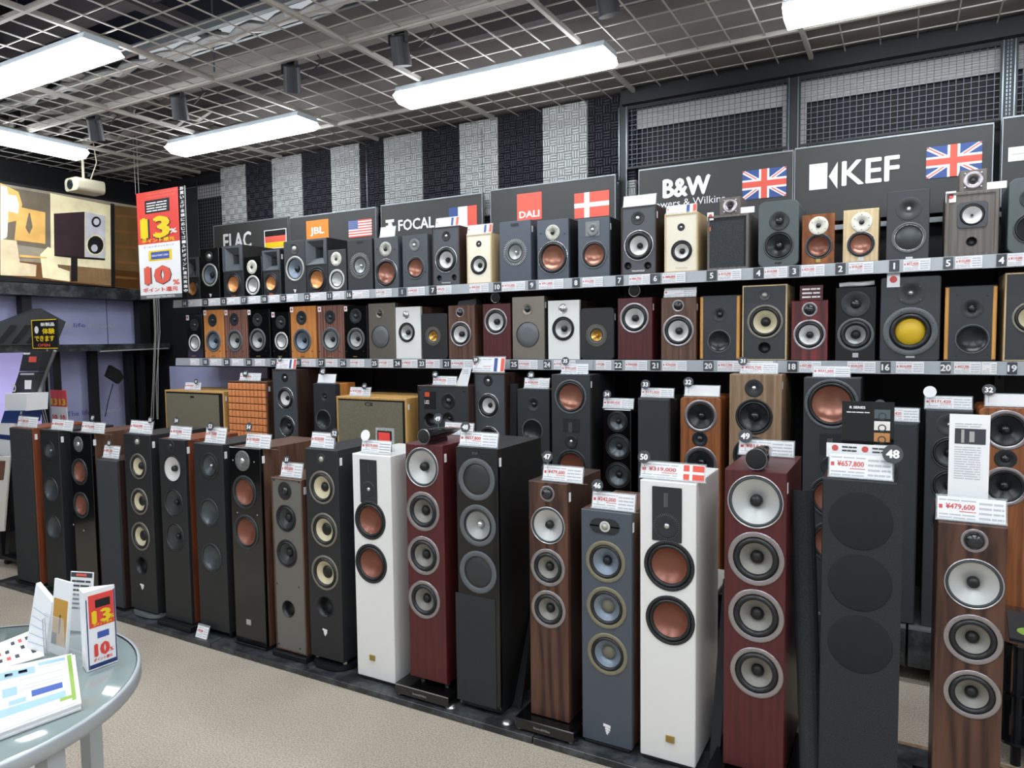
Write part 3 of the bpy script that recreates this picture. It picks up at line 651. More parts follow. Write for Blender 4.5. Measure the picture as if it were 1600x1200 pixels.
stext(t, L, 'FOCAL', 'white_print', 622.5, 344, 679, 361.5, .03); a = L(701.7, 325.4); b = L(701.7, 358); c = L(745, 320); flag(t, 'fr', a[0], c[0], b[2], a[2])
m = MB()
for (p, q_) in (((603, 344), (616, 347)), ((607, 347.5), (613, 352)), ((603.5, 353), (614, 357)), ((607, 357.5), (611, 361))): a = L(*p); b = L(*q_); m.box(a[0], -.004, b[2], b[0], -.0002, a[2])
m.obj('logo', 'white_print', t)
t, L = sign('black sign with red square logo and Danish flag', 767, 299, 961, 273)
srect(t, L, 'flag_red', 808, 304, 846.6, 346); stext(t, L, 'DALI', 'white_print', 811.6, 331, 843.5, 341.5, .03); a = L(897.6, 303); b = L(897.6, 342); c = L(952, 297); flag(t, 'dk', a[0], c[0], b[2], a[2])
t, L = sign('black sign with white ampersand lettering and British flag', 999, 268, 1239, 235)
stext(t, L, 'B&W', 'white_print', 1035.6, 281, 1110.6, 311, .05); stext(t, L, 'Bowers & Wilkins', 'white_print', 1016, 316, 1133, 327, .0); a = L(1160.3, 268); b = L(1160.3, 313); c = L(1229.3, 260); flag(t, 'uk', a[0], c[0], b[2], a[2])
t, L = sign('black sign with large white square, triangle and letters and British flag', 1243, 234, 1552, 193)
srect(t, L, 'white_print', 1264.8, 257.5, 1293, 297.5)
a = L(1295, 276); b = L(1309, 253); c = L(1309, 295); MB().slab([(a[0], -.004, a[2]), (b[0], -.004, c[2]), (b[0], -.004, b[2])], (0, .0035, 0)).obj('logo', 'white_print', t)
stext(t, L, 'KEF', 'white_print', 1315.6, 252.5, 1405.8, 291, .02); a = L(1447.7, 230.8); b = L(1447.7, 280); c = L(1535, 221); flag(t, 'uk', a[0], c[0], b[2], a[2])
t, L = sign('black sign cut by the right edge with white box logo', 1568, 190, 1800, 150)
srect(t, L, 'white_print', 1575.6, 231, 1650, 253); srect(t, L, 'ink_grey', 1580, 241, 1645, 242.5, 'logo_line', -.004)
MB().box(-6.1, .0, 2.14, -5.45, .012, 2.9).obj('back_board', 'wall_ribbed', rk)
MB().box(PX[5], -.06, 2.10, PX[6], -.05, 2.125).box(PX[6], -.06, 2.1, PX[7], -.05, 2.125).obj('sign_rail', 'metal_grey', rk)
# ------------------------------------------------------------------ SPEAKERS: upper shelf
U = 'U'
spk('leftmost horn speaker', 'smallest black horn speaker with copper cone at left end of upper shelf', U, 289, 310, 399, 465, 'satin_black', 'satin_black', [('H', 292, 402, 307, 428), ('D', 'copper', 300.7, 447, 15)], depth=.24)
spk('gloss black speaker second from left', 'gloss black speaker with light ring and white logo, second on upper shelf', U, 312, 341, 386, 464, 'gloss_black', 'gloss_black', [('T', 'focal', 326.3, 397, 8), ('D', 'focalwht', 327.8, 426, 18), ('X', 'T', 'white_print', 327, 330.5, 458, 5)])
spk('middle-sized horn speaker', 'black horn speaker with copper cone between two gloss black speakers', U, 347, 378.5, 382.5, 463, 'satin_black', 'satin_black', [('H', 352, 386, 375, 419), ('D', 'copper', 364.4, 441.5, 18), ('R', 'badge_orange', 362, 459, 368, 460.2)], depth=.36)
spk('small gloss speaker with white rings', 'small gloss black speaker with white tweeter plate and squared white woofer ring', U, 381, 408, 399, 460.5, 'gloss_black', 'gloss_black', [('T', 'white', 393.6, 414, 11), ('D', 'elac', 395, 442.4, 15.5)], depth=.24)
spk('slim horn speaker', 'slim black horn speaker with copper cone left of the yellow flag stripe', U, 409.5, 437, 390, 460.4, 'satin_black', 'satin_black', [('H', 412, 393, 434, 419), ('D', 'copper', 423.4, 440.7, 16), ('R', 'badge_orange', 421, 457, 427, 458.2)], depth=.28, tagged=True)
spk('charcoal speaker with cream ring', 'charcoal speaker with light woofer ring and small white logo', U, 442.5, 476, 376, 458.4, 'baffle_charcoal', 'baffle_charcoal', [('T', 'focal', 459.6, 387, 9), ('D', 'focalwht', 461, 418, 19.8), ('X', 'T', 'white_print', 459, 463, 453, 5)])
spk('largest horn speaker', 'largest black horn speaker with copper cone beneath the orange square logo', U, 477, 510.5, 372, 456, 'satin_black', 'satin_black', [('H', 480, 375, 507, 409), ('D', 'copper', 495, 434.3, 20), ('R', 'badge_orange', 492, 453, 499, 454.3)], depth=.42)
spk('small grey speaker with white rings', 'small charcoal speaker with white tweeter plate beside the largest horn speaker', U, 511.5, 540, 390, 455, 'baffle_charcoal', 'baffle_charcoal', [('T', 'white', 525.3, 403.3, 11), ('D', 'elac', 526.4, 435.2, 15.8)], depth=.24)
spk('coaxial speaker under the orange logo sign', 'charcoal speaker with one finned coaxial driver under United States flag', U, 542, 580.5, 374, 453, 'baffle_charcoal', 'baffle_charcoal', [('D', 'kefuni', 562.4, 413.4, 17), ('N', 562.4, 413.4, 17.2, 20.4, 'ring_light'), ('R', 'frame_black', 557, 375.5, 567, 377.5)], depth=.3)
spk('grey speaker with white leaflet on top', 'grey speaker with silver tweeter plate and rose cone, leaflet on top', U, 584, 621, 370.6, 450.5, 'baffle_grey', 'baffle_grey', [('T', 'silver', 602.5, 387.5, 11.7), ('D', 'rosering', 603.6, 424.6, 22), ('o', [(589, 388), (616, 388)], 1)])
spk('grey speaker with dark tweeter plate', 'grey speaker with dark tweeter plate and rose cone beside walnut sided speaker', U, 628, 667, 368.4, 449.4, 'baffle_grey', 'baffle_grey', [('T', 'grey', 647.5, 382.5, 10), ('D', 'rose', 649.3, 418, 18), ('o', [(640, 373), (655, 373), (634, 425), (665, 425)], .9)])
spk('twin-port speaker beside cream one', 'charcoal speaker in dark walnut with white cone and two ports, smaller of two', U, 674, 717, 356, 447, 'walnut_dark', 'baffle_grey', [('T', 'plug', 696.3, 368.4, 8), ('D', 'tri', 696.5, 405.5, 20.7), ('P', 685.8, 434.3, 4.8), ('P', 709, 433, 4.8), ('X', 'TRIANGLE', 'white_print', 690, 704, 441.5, 2)], rim=.006)
spk('small cream speaker', 'small cream fronted light oak speaker with white cone under French flag card', U, 728.5, 767, 368.4, 445.5, 'oak_light', 'cream_lacquer', [('T', 'plug', 747.6, 382.3, 5), ('D', 'triw', 747.6, 415.6, 15)], rim=.006)
spk('largest coaxial speaker', 'dark slate speaker with finned coaxial driver and magnetic top badge, left of red logo', U, 780, 829, 349, 442.6, 'baffle_slate', 'baffle_slate', [('D', 'kefuni', 805, 395.4, 17), ('N', 805, 395.4, 17.2, 20.8, 'ring_light'), ('R', 'frame_black', 798, 351, 810, 353.5)], depth=.3, tagged=True)
spk('black speaker with silver plate under red logo', 'large charcoal speaker with silver tweeter plate and rose cone under Danish sign', U, 839, 888, 346.5, 439, 'satin_black', 'baffle_slate', [('T', 'silver', 863.5, 364.5, 12.4), ('D', 'rosering', 864, 403.7, 26), ('o', [(845, 366), (882, 366)], 1)], depth=.3)
spk('dark rose-cone speaker under Danish flag', 'dark slate speaker with grey tweeter plate and rose cone under Danish flag', U, 903, 952, 340.7, 432.4, 'satin_black', 'baffle_slate', [('R', 'plate_grey', 915, 345, 937, 366, 'tweeter_plate'), ('T', 'grey', 926.3, 357, 10), ('D', 'rose', 928, 396, 22), ('o', [(917, 347), (935, 347), (908, 400), (948, 400)], 1)], depth=.3, tagged=True)
spk('tall twin-port speaker', 'tallest charcoal and dark walnut speaker with white cone and twin ports', U, 970, 1025, 324, 430, 'walnut_dark', 'baffle_grey', [('T', 'plug', 996, 340, 10.8), ('D', 'tri', 997.6, 382.8, 24), ('P', 980.6, 415, 6), ('P', 1011.6, 414.3, 6), ('X', 'TRIANGLE', 'white_print', 987, 1007, 422.6, 2.6)], rim=.007, depth=.3, tagged=True)
spk('cream speaker under ampersand sign', 'cream fronted light oak speaker with white cone under ampersand sign', U, 1038, 1090, 335.5, 427, 'oak_light', 'cream_lacquer', [('T', 'plug', 1064, 355, 6), ('D', 'triw', 1064.5, 392.3, 17), ('X', 'TRIANGLE', 'plate_silver', 1055, 1074, 419, 2)], rim=.007)
spk('grilled speaker with tweeter box', 'grey brown wood speaker with dark cloth grille and a tweeter box on top', U, 1105, 1170, 329, 414, 'grey_wood', 'deep_black', [('R', 'cloth_slate', 1108.5, 338, 1162, 409, 'grille'), ('R', 'badge_orange', 1107, 346, 1110.5, 352), ('S', 1110, 329, 5)], rim=.012)
spk('rounded slate speaker', 'slate grey speaker with rounded corners right of the ampersand sign', U, 1185.4, 1248.6, 316, 418, 'slate_round', 'slate_round', [('T', 'black', 1217.7, 344.6, 15), ('D', 'jblmid', 1216.4, 382.8, 22.7), ('R', 'cap_black', 1211, 409.5, 1221, 411)], rc=.03)
spk('small gloss walnut speaker', 'small gloss burl walnut speaker with white tweeter plate and rust cone', U, 1253.5, 1304.5, 336, 414, 'burl_gloss', 'burl_gloss', [('T', 'white', 1279, 352, 14.5), ('D', 'rustring', 1279, 384, 20), ('R', 'gold_badge', 1275, 404, 1282, 409)], depth=.23)
spk('small oak speaker', 'small light oak speaker with white tweeter plate and rose cone', U, 1318, 1373.5, 327.6, 409.5, 'oak_light', 'oak_light', [('T', 'white', 1346.5, 345.6, 15.5), ('D', 'rosering', 1345, 380, 20.5), ('R', 'badge_silver', 1341, 400.5, 1349, 406)], depth=.23)
spk('dark waveguide speaker', 'dark grey speaker with deep tweeter waveguide left of the grey wood speaker', U, 1386.4, 1453.6, 299.4, 406.5, 'baffle_charcoal', 'baffle_charcoal', [('T', 'wave', 1420, 325.5, 18.5), ('D', 'para', 1420, 370.5, 24), ('R', 'badge_silver', 1415, 401, 1426, 405.5)], depth=.3)
spk('grey wood speaker with square driver', 'grey wood speaker with square framed white driver and round port hole', U, 1478, 1562.5, 291, 391.5, 'grey_wood', 'grey_wood', [('Q', 'ring_dark', 1519.5, 324.6, 20.5), ('D', 'squarewh', 1519.5, 324.6, 18.5), ('P', 1518.4, 366.6, 7.5), ('S', 1486, 297, 7)], rim=.014)
spk('rounded slate speaker at right edge', 'slate grey rounded speaker cut off by the right edge of upper shelf', U, 1577.5, 1648, 279, 396, 'slate_round', 'slate_round', [('T', 'black', 1612, 309, 16), ('D', 'jblmid', 1612, 356, 25)], rc=.03)
# tweeter boxes standing on two of them
def tweeter_box(label, x0, x1, yt, yb, tx, ty, r, on):
    X0, X1, zt, Y, D = TOPS[on]; a = aty(x0, yt, Y); b = aty(x1, yt, Y); h = a.z-aty(x0, yb, Y).z; w_ = (b.x-a.x)/2
    t = thing('tweeter_box', label, 'speaker', ((a.x+b.x)/2, Y+.085, zt+.0005), 'tweeter boxes on top of grey wood speakers')
    link('cabinet', shell(rrect(-w_, 0, w_, h, 0), [circ(0, h*.5, h*.26, 24)], -.075, .075), 'grey_wood', t)
    pr = clathe([(1, 0), (1, -.06), (.95, -.1), (.55, -.1), (.45, .1), (.3, .25)]); cobj('tweeter', pr, 'ring_silver', t, (0, -.076, h*.5), None, h*.42)
    cobj('dome', clathe([(.32, .25), (.28, .12), (.15, .05), (0, .03)], 20), 'dome_black', t, (0, -.076, h*.5), None, h*.42)
    for sx in (-1, 1):
        for sz in (-1, 1): cobj('screw', clathe([(1, 0), (1, -.4), (0, -.5)], 8), 'chrome', t, (sx*h*.33, -.077, h*.5+sz*h*.33), None, .004)
tweeter_box('small grey wood tweeter box in front of the smaller British flag', 1123.8, 1157, 300, 327, 0, 0, 0, 'grilled speaker with tweeter box')
tweeter_box('small grey wood tweeter box in front of the larger British flag', 1500, 1544, 256.5, 289.5, 0, 0, 0, 'grey wood speaker with square driver')

# ------------------------------------------------------------------ lower shelf
W = 'L'
def yam(nick, label, x0, x1, yt, yb, m, tx, ty, tr, wx, wy, wr, st, cone='polk', gl=False):
    spk(nick, label, W, x0, x1, yt, yb, m, m, [('T', 'darkdome', tx, ty, tr), ('D', cone, wx, wy, wr), ('S', st[0], st[1], 3.2), ('o', [(x0+4, yb-11), (x1-5, yb-11)], 1), ('R', 'gold_badge', (x0+x1)/2-3, yb-4, (x0+x1)/2+3, yb-2.5)])
yam('leftmost gloss black speaker', 'gloss black speaker with grey cone at left end of lower shelf', 291, 315, 490, 558.5, 'gloss_black', 303.6, 507, 9.5, 304, 535, 13.5, (293.5, 495.5), 'elac')
yam('first orange cherry speaker', 'smaller orange cherry speaker, first of two, grey cone', 317.5, 348.6, 485, 559.6, 'cherry_orange', 332, 500.7, 10, 333.5, 533, 17, (320.5, 489))
yam('first violet rosewood speaker', 'violet striped rosewood speaker between orange cherry and gloss black ones', 350, 384.6, 485.4, 560, 'rosewood_violet', 366, 499.6, 10, 367, 532.6, 17.5, (353.5, 489), 'polkg')
yam('second gloss black speaker', 'gloss black speaker right of the first violet rosewood one', 387, 420.6, 484, 559.6, 'gloss_black', 402, 499.6, 10.5, 402.6, 531, 18, (389.5, 488), 'polkg')
yam('third gloss black speaker, slim', 'slim gloss black speaker left of the larger orange cherry one', 424, 451.5, 487.6, 559.6, 'gloss_black', 438.6, 503.4, 10.5, 439.8, 532.6, 14.3, (427, 491.5), 'elac')
yam('second orange cherry speaker', 'larger orange cherry speaker with dark driver ring', 453, 492.6, 479.3, 560, 'cherry_orange', 471, 496.6, 11, 472.4, 532, 19, (456, 484))
yam('second violet rosewood speaker', 'larger violet striped rosewood speaker right of orange cherry', 495.6, 536, 478.6, 560.8, 'rosewood_violet', 515.6, 496, 11, 516.7, 531, 19, (499.5, 484), 'polkg')
yam('fourth gloss black speaker', 'gloss black speaker left of the first bronze fronted speaker', 537.6, 573, 478.6, 560.8, 'gloss_black', 555.6, 494.4, 11.7, 556.3, 530, 17.5, (540.5, 483), 'polkg')
spk('first bronze speaker', 'bronze metal fronted speaker with flat grey disc, smaller and left', W, 575, 616.4, 473.7, 559.6, 'walnut_dark', 'bronze', [('T', 'bronzew', 592.8, 488.8, 8), ('D', 'disc', 594.4, 525.2, 17.6)], bdep=.03)
spk('first white speaker', 'white fronted speaker with silver dome, smaller, left of gold driver speaker', W, 617.5, 656.5, 481.6, 562, 'walnut_dark', 'white_lacquer', [('T', 'bwdome', 634.5, 493, 6.4), ('D', 'bwhite', 635.6, 520.7, 15.6)], side='walnut', bdep=.02)
spk('first gold coaxial speaker', 'rounded charcoal speaker with gold coaxial driver, left one of two', W, 658, 698, 491.5, 562, 'satin_black', 'satin_black', [('D', 'kefuni', 676.8, 526.3, 12), ('N', 676.8, 526.3, 12.2, 15, 'ring_khaki')], rc=.02)
spk('first walnut speaker', 'walnut speaker with silver ringed white cone, left one of two', W, 700, 741.6, 479.3, 562.6, 'walnut', 'walnut', [('T', 'bw', 718.8, 490, 7.6), ('D', 'bwbook', 719.5, 523.6, 20)], depth=.28)
spk('first red speaker', 'dark red speaker with tweeter pod above, left one of two', W, 754, 797, 477, 563, 'mahogany', 'mahogany', [('D', 'bwbook', 774.5, 504.5, 21)])
spk('second bronze speaker', 'bronze metal fronted speaker with flat grey disc, larger and right', W, 800, 850, 464, 561, 'walnut_dark', 'bronze', [('T', 'bronzew', 823.7, 482.7, 9.5), ('D', 'disc', 824.6, 522.5, 20)], bdep=.03, tagged=True)
spk('second white speaker', 'white fronted speaker with silver dome, larger, right of bronze one', W, 856, 905, 472.6, 564, 'walnut_dark', 'white_lacquer', [('T', 'bwdome', 879.7, 484.3, 8), ('D', 'bwhite', 880, 516, 19)], side='walnut_dark')
spk('second gold coaxial speaker', 'rounded charcoal speaker with gold coaxial driver, right one of two', W, 907, 959, 482, 562, 'satin_black', 'satin_black', [('D', 'kefuni', 932, 524, 14), ('N', 932, 524, 14.2, 17.5, 'ring_khaki')], rc=.022, tagged=True)
spk('second red speaker', 'dark red speaker with tweeter pod above, right one of two', W, 965, 1019, 467, 563, 'mahogany', 'mahogany', [('D', 'bwbook', 991, 498, 24)], tagged=True)
spk('second walnut speaker', 'walnut speaker with silver ringed white cone and booklet on top', W, 1033, 1088, 466.5, 563, 'walnut', 'walnut', [('T', 'bw', 1059.6, 478.5, 9.5), ('D', 'bwbook', 1059.6, 517.6, 25)], tagged=True)
spk('leather speaker with orange cheeks, left', 'black leather speaker with orange wood cheeks right of the walnut speaker', W, 1094.5, 1155.7, 458, 558, 'leather_black', 'leather_black', [('T', 'sonus', 1124, 486.6, 12), ('D', 'sonus', 1123.6, 528.4, 18)], cheeks='wood_orange_cheek')
spk('large slate speaker with cream cone', 'large slate speaker with pale wood sides, cream cone and port below', W, 1160, 1230, 447.9, 564, 'oak_light', 'baffle_charcoal', [('T', 'focal', 1194.4, 462, 9, 1), ('D', 'aria', 1195, 504, 27), ('P', 1194, 545, 9.5)], rim=.006)
spk('gloss red rosewood speaker', 'gloss red rosewood speaker with silver rings and red card above', W, 1237, 1294, 471, 564, 'mahogany_gloss', 'mahogany_gloss', [('T', 'bw', 1265, 484.5, 11.5), ('D', 'bwbook', 1264.6, 524, 24)])
spk('gloss black speaker with large tweeter plate', 'gloss black speaker with dark tweeter plate, spoked cone, silver badge, white cloth on top', W, 1306, 1369.6, 450, 564, 'gloss_black', 'gloss_black', [('T', 'darkdome', 1337, 475.5, 21), ('D', 'spoke', 1336.6, 523.5, 26), ('R', 'badge_silver', 1332, 552, 1341, 559), ('o', [(1324, 466), (1350, 466), (1324, 487), (1350, 487)], 1, 'chrome')])
spk('large speaker with yellow cone', 'large dark grey speaker with bright yellow dome woofer', W, 1376.5, 1471, 434.4, 564, 'baffle_charcoal', 'baffle_charcoal', [('T', 'wave', 1423, 457.5, 20), ('D', 'yellow', 1422, 518.4, 38), ('R', 'badge_silver', 1415, 556.5, 1429, 559.5), ('S', 1396, 438, 9), ('o', [(1408, 448), (1438, 448), (1408, 469), (1438, 469)], 1.5, 'frame_grey')], depth=.34, rc=.012)
spk('leather speaker with orange cheeks, right', 'black leather speaker with orange wood cheeks right of yellow cone speaker', W, 1478, 1558.6, 441.6, 558, 'leather_black', 'leather_black', [('T', 'sonus', 1519, 475.5, 16), ('D', 'sonus', 1519, 523.5, 23), ('o', [(1495, 455), (1543, 455), (1494, 550), (1543, 548)], 1.2)], cheeks='wood_orange_cheek')
spk('slate speaker with pale wood side at right edge', 'slate speaker with pale wood side cut by right edge of lower shelf', W, 1571, 1650, 428.4, 566, 'oak_light', 'baffle_charcoal', [('D', 'aria', 1612, 498, 31), ('P', 1612, 543, 10)], rim=.006)
# tweeter pods are parts of their speakers
def add_pod(nick, x, y, r, length):
    t = BYNICK[nick]; X0, X1, zt, Y, D = TOPS[nick]; yf = Y-.012
    p = aty(x, y, yf); R_ = (aty(x, y-r, yf).z-aty(x, y+r, yf).z)/2; lx, lz = p.x-t.location.x, zt-t.location.z; zc = lz+R_+.006
    prof = [(0, 0), (R_*.5, .0), (R_*.92, .004), (R_, .012), (R_*.98, length*.25), (R_*.8, length*.5), (R_*.5, length*.78), (R_*.12, length)]
    o = link('tweeter_pod', lathe(prof, 28), 'gloss_black', t, (lx, yf-t.location.y, zc))
    cobj('ring', clathe([(1.03, 0), (1.05, .06), (1.03, .14), (.98, .14), (.98, 0), (1.03, 0)]), 'chrome', o, (0, .002, 0), None, R_)
    cobj('mesh_cap', clathe([(.98, 0), (.8, -.12), (.4, -.2), (0, -.22)]), 'cloth_dark', o, (0, .001, 0), None, R_)
    MB().box(-.012, .05, -R_-.008, .012, .05+length*.4, -R_*.7).obj('stem', 'gloss_black', o)
add_pod('first red speaker', 773.5, 468, 7.6, .17); add_pod('second red speaker', 991, 458, 9, .17)

# ------------------------------------------------------------------ rear bench
B = 'B'
spk('left oak horn cabinet', 'wide oak cabinet with olive cloth grille at left end of rear bench', B, 257, 349, 609, None, 'oak', 'deep_black', [('R', 'cloth_olive', 259.5, 614, 346.5, 760, 'grille'), ('R', 'cap_black', 297, 618.5, 303, 622)], depth=.36, rim=.012, tagged=True, Y=3.60)
spk('orange foam grille speaker', 'walnut speaker with orange waffle foam grille', B, 356, 417, 595, None, 'walnut', 'deep_black', [], depth=.34, rim=.008, tagged=True, Y=3.62)
spk('leftmost walnut tower with white cone', 'dark walnut tower with white midrange cone right of the orange grille', B, 424, 463, 577, None, 'walnut_dark', 'baffle_grey', [('T', 'plug', 444.4, 590, 7), ('D', 'tri', 445.4, 622.4, 17.5), ('D', 'tridark', 448, 666, 16.5), ('D', 'tridark', 449, 708, 16.5)], rim=.006, depth=.36)
spk('left grey tower with wood sides', 'grey tower with rounded orange wood sides left of the right oak cabinet', B, 489, 523, 599, None, 'cherry_orange', 'leather_black', [('T', 'sonus', 506.4, 620, 8), ('D', 'sonus', 505.5, 655.5, 15.5), ('D', 'sonus', 507, 700, 15.5)], depth=.2, rc=.008, bdep=.05)
spk('right oak horn cabinet', 'wide oak cabinet with moire olive cloth grille in middle of rear bench', B, 525, 635, 619, None, 'oak', 'deep_black', [('R', 'cloth_olive', 528, 625, 632, 800, 'grille'), ('X', 'Cll', 'cap_black', 570, 582, 631.5, 6)], depth=.4, rim=.014, tagged=True, Y=3.5)
spk('wide black monitor speaker', 'wide black three way monitor with orange badge and level controls', B, 652, 731.7, 602, None, 'walnut_dark', 'baffle_charcoal', [('R', 'cap_black', 662.5, 611.5, 680.7, 639.5, 'control_panel'), ('R', 'badge_orange', 663.5, 612.5, 671, 620), ('X', 'L82', 'white_print', 664, 671, 628, 6), ('T', 'black', 700, 627, 12.5), ('P', 671, 656, 11), ('D', 'jblmid', 700, 654, 11.5), ('D', 'jblmid', 693, 705, 26), ('o', [(655.5, 608.5), (724.5, 611.5)], 1.6)], rim=.006, depth=.3, side='walnut_dark', Y=3.52)
spk('walnut tower with white cone behind pod', 'dark walnut tower with white midrange cone right of the wide monitor', B, 737.5, 789, 582.6, None, 'walnut_dark', 'baffle_grey', [('T', 'plug', 762, 595, 8.5), ('D', 'tri', 763, 633.7, 19), ('D', 'tridark', 764, 685, 19), ('D', 'tridark', 765, 733, 19)], rim=.007, depth=.36)
spk('grey tower with card and blue photo', 'grey tower with orange wood sides left of the large rose cone tower', B, 808, 858, 607.4, None, 'walnut_orange', 'leather_black', [('T', 'sonus', 833, 632, 12), ('D', 'sonus', 832, 672.6, 18), ('D', 'sonus', 834, 720, 18)], depth=.1, rc=.006, bdep=.05)
spk('satin black rose-cone tower', 'satin black tower with large rose cone at top and ribbon tweeter', B, 861.6, 921.5, 585, None, 'satin_black', 'baffle_charcoal', [('D', 'rose', 891.5, 620, 27), ('R', 'plate_dark', 880, 653.5, 905.5, 676, 'tweeter_plate', .003), ('R', 'plate_grey', 889.0, 660, 889.9, 676, 'ribbon'), ('R', 'plate_grey', 891.0, 660, 891.9, 676, 'ribbon'), ('R', 'plate_grey', 893.0, 660, 893.9, 676, 'ribbon'), ('T', 'dark', 892.5, 690, 10.5), ('D', 'rustring', 893, 728, 26)], depth=.38, tagged=True, Y=3.55)
spk('slim gloss black tower', 'slim gloss black tower with three dark chrome drivers', B, 942, 985.5, 639, None, 'gloss_black', 'gloss_black', [('D', 'glossdrv', 964.7, 658.5, 16.5), ('D', 'glossdrv', 965.6, 698, 20.3), ('D', 'glossdrv', 965.6, 742.4, 20.3)], depth=.3)
spk('plain grilled tower in the middle', 'plain dark cloth grille tower between gloss black and walnut towers', B, 996.6, 1047, 621.6, None, 'satin_black', 'satin_black', [('G', 'cloth_slate', .004)], depth=.3)
spk('rounded walnut tower', 'rounded orange walnut tower with silver rings left of the walnut three way', B, 1063, 1126, 619.8, None, 'walnut_orange', 'walnut_orange', [('D', 'qac', 1094.5, 650, 25.5), ('T', 'black', 1093.4, 686, 12), ('D', 'qac', 1094.5, 723, 25.5)], rc=.02, depth=.3)
spk('light walnut tower', 'light walnut three way tower behind the front red tower', B, 1140, 1222, 584.5, None, 'walnut_light', 'walnut_light', [('T', 'dark', 1178, 606.6, 14), ('D', 'wal2', 1178, 651, 28), ('D', 'wal2', 1176, 712, 30)], depth=.32, tagged=True)
spk('black copper-cone tower', 'tall black tower with large copper cone beside the black booklet', B, 1256, 1345, 590, None, 'satin_black', 'baffle_charcoal', [('D', 'rose', 1299, 631.5, 39), ('R', 'plate_dark', 1281, 677, 1318, 712, 'tweeter_plate', .004), ('R', 'plate_grey', 1293.0, 685, 1294.3, 709, 'ribbon'), ('R', 'plate_grey', 1296.0, 685, 1297.3, 709, 'ribbon'), ('R', 'plate_grey', 1299.0, 685, 1300.3, 709, 'ribbon'), ('T', 'dark', 1299, 728, 15), ('D', 'rustring', 1300, 777, 34), ('D', 'rustring', 1301, 848, 34)], depth=.38, Y=3.55)
spk('plain grilled tower behind booklet', 'plain dark cloth grille tower right of the black booklet', B, 1374, 1436, 659, None, 'satin_black', 'satin_black', [('G', 'cloth_slate', .004)], depth=.3)
spk('waveguide tower behind white leaflet', 'dark slate tower with tweeter waveguide partly behind the white leaflet', B, 1447, 1521, 640, None, 'baffle_charcoal', 'baffle_charcoal', [('T', 'wave', 1484, 664, 18), ('D', 'darkring', 1484, 708, 25.5), ('D', 'darkring', 1484, 760, 25.5), ('D', 'darkring', 1484, 815, 25.5)], depth=.32)
spk('rounded walnut tower at right edge', 'rounded orange walnut tower with silver rings at the right edge', B, 1530, 1613, 636, None, 'walnut_orange', 'walnut_orange', [('D', 'qac', 1572, 672, 32), ('T', 'black', 1571, 717, 15), ('D', 'qac', 1570, 760, 32)], rc=.025, depth=.3)
# waffle foam grille
t = BYNICK['orange foam grille speaker']; X0, X1, zt, Y, D = TOPS['orange foam grille speaker']; w_ = (X1-X0)/2; g = MB(); zz0 = .03; zz1 = zt-t.location.z-.012; nx = 10; nz = round((zz1-zz0)/(2*w_/nx*1.22))
MB().box(-w_+.008, -D/2+.002, zz0, w_-.008, -D/2+.008, zz1).obj('foam_backing', 'walnut_dark', t)
for i in range(nx):
    for j in range(nz):
        a = -w_+.008+i*(2*w_-.016)/nx; b = zz0+j*(zz1-zz0)/nz; g.cbox(a+.0035, -D/2-.012, b+.003, a+(2*w_-.016)/nx-.0035, -D/2+.0018, b+(zz1-zz0)/nz-.003, .003)
g.obj('foam_grille', 'foam_orange', t)['kind'] = 'stuff'

# ------------------------------------------------------------------ front row towers
F = 'F'
spk('leftmost grilled tower', 'dark cloth grille tower with brown sides at left end of platform', F, 17, 50, 667, 914, 'cherry', 'cherry', [('G', 'cloth_black', .002)], base=('slab', 'deep_black', .012), tagged=True, name='tower_speaker', depth=.36)
spk('second tower from left', 'dark tower with coaxial driver and two dished woofers, second from left', F, 61.5, 91, 671, 925, 'satin_black', 'satin_black', [('D', 'kefdark', 77, 704, 15), ('D', 'kefdish', 80, 765, 19), ('D', 'kefdish', 84, 824, 19)], base=('slab', 'deep_black', 0), tagged=True, name='tower_speaker')
spk('rust-cone walnut tower, left', 'walnut sided black tower with two rust cones behind the brochures', F, 109, 141.6, 675, 936, 'walnut', 'gloss_black', [('T', 'grey', 122.5, 694, 12), ('D', 'rustring', 124.5, 737, 23), ('D', 'rustring', 127, 789, 23), ('o', [(131, 829), (115, 820)], 1, 'chrome')], base=('slab', 'deep_black', 0), tagged=True, name='tower_speaker', depth=.36)
spk('short grilled tower', 'shortest slim tower with dark cloth grille and brown sides', F, 152.5, 185, 716, 947, 'walnut_dark', 'walnut_dark', [('G', 'cloth_slate', .002)], name='tower_speaker', depth=.3, base=('slab', 'deep_black', 0))
spk('black cream-cone tower, left', 'black tower with three cream cones on oval base, left one of two', F, 192.6, 233.7, 677, 945, 'satin_black', 'satin_black', [('T', 'focal', 214, 690.4, 8.5), ('D', 'aria', 216, 728.7, 20), ('D', 'aria2', 218, 783.6, 20.7), ('D', 'aria2', 220, 838, 22), ('P', 221, 883.6, 14), ('X', 'T', 'white_print', 219.5, 225, 916, 8)], base=('oval', 'metal_grey'), tagged=True, name='tower_speaker', depth=.36)
spk('cherry tower with white cone', 'black fronted cherry tower with one white cone and two dark cones', F, 247.5, 288, 685, 961, 'cherry', 'satin_black', [('T', 'darkdome', 265.7, 697, 10), ('D', 'bw6w', 269, 732.7, 21), ('D', 'bw6', 271.7, 785.7, 21), ('D', 'bw6', 274, 839, 21)], base=('slab', 'metal_black', .03), tagged=True, name='tower_speaker', depth=.34)
spk('black coaxial tower', 'satin black tower with coaxial driver and two dished woofers left of the walnut tower', F, 301.7, 346.7, 691.7, 975, 'satin_black', 'satin_black', [('D', 'kefdark', 327, 728, 21), ('D', 'kefdish', 327, 800.7, 21.5), ('D', 'kefdish', 330.7, 871, 22)], base=('feet',), tagged=True, name='tower_speaker', depth=.33)
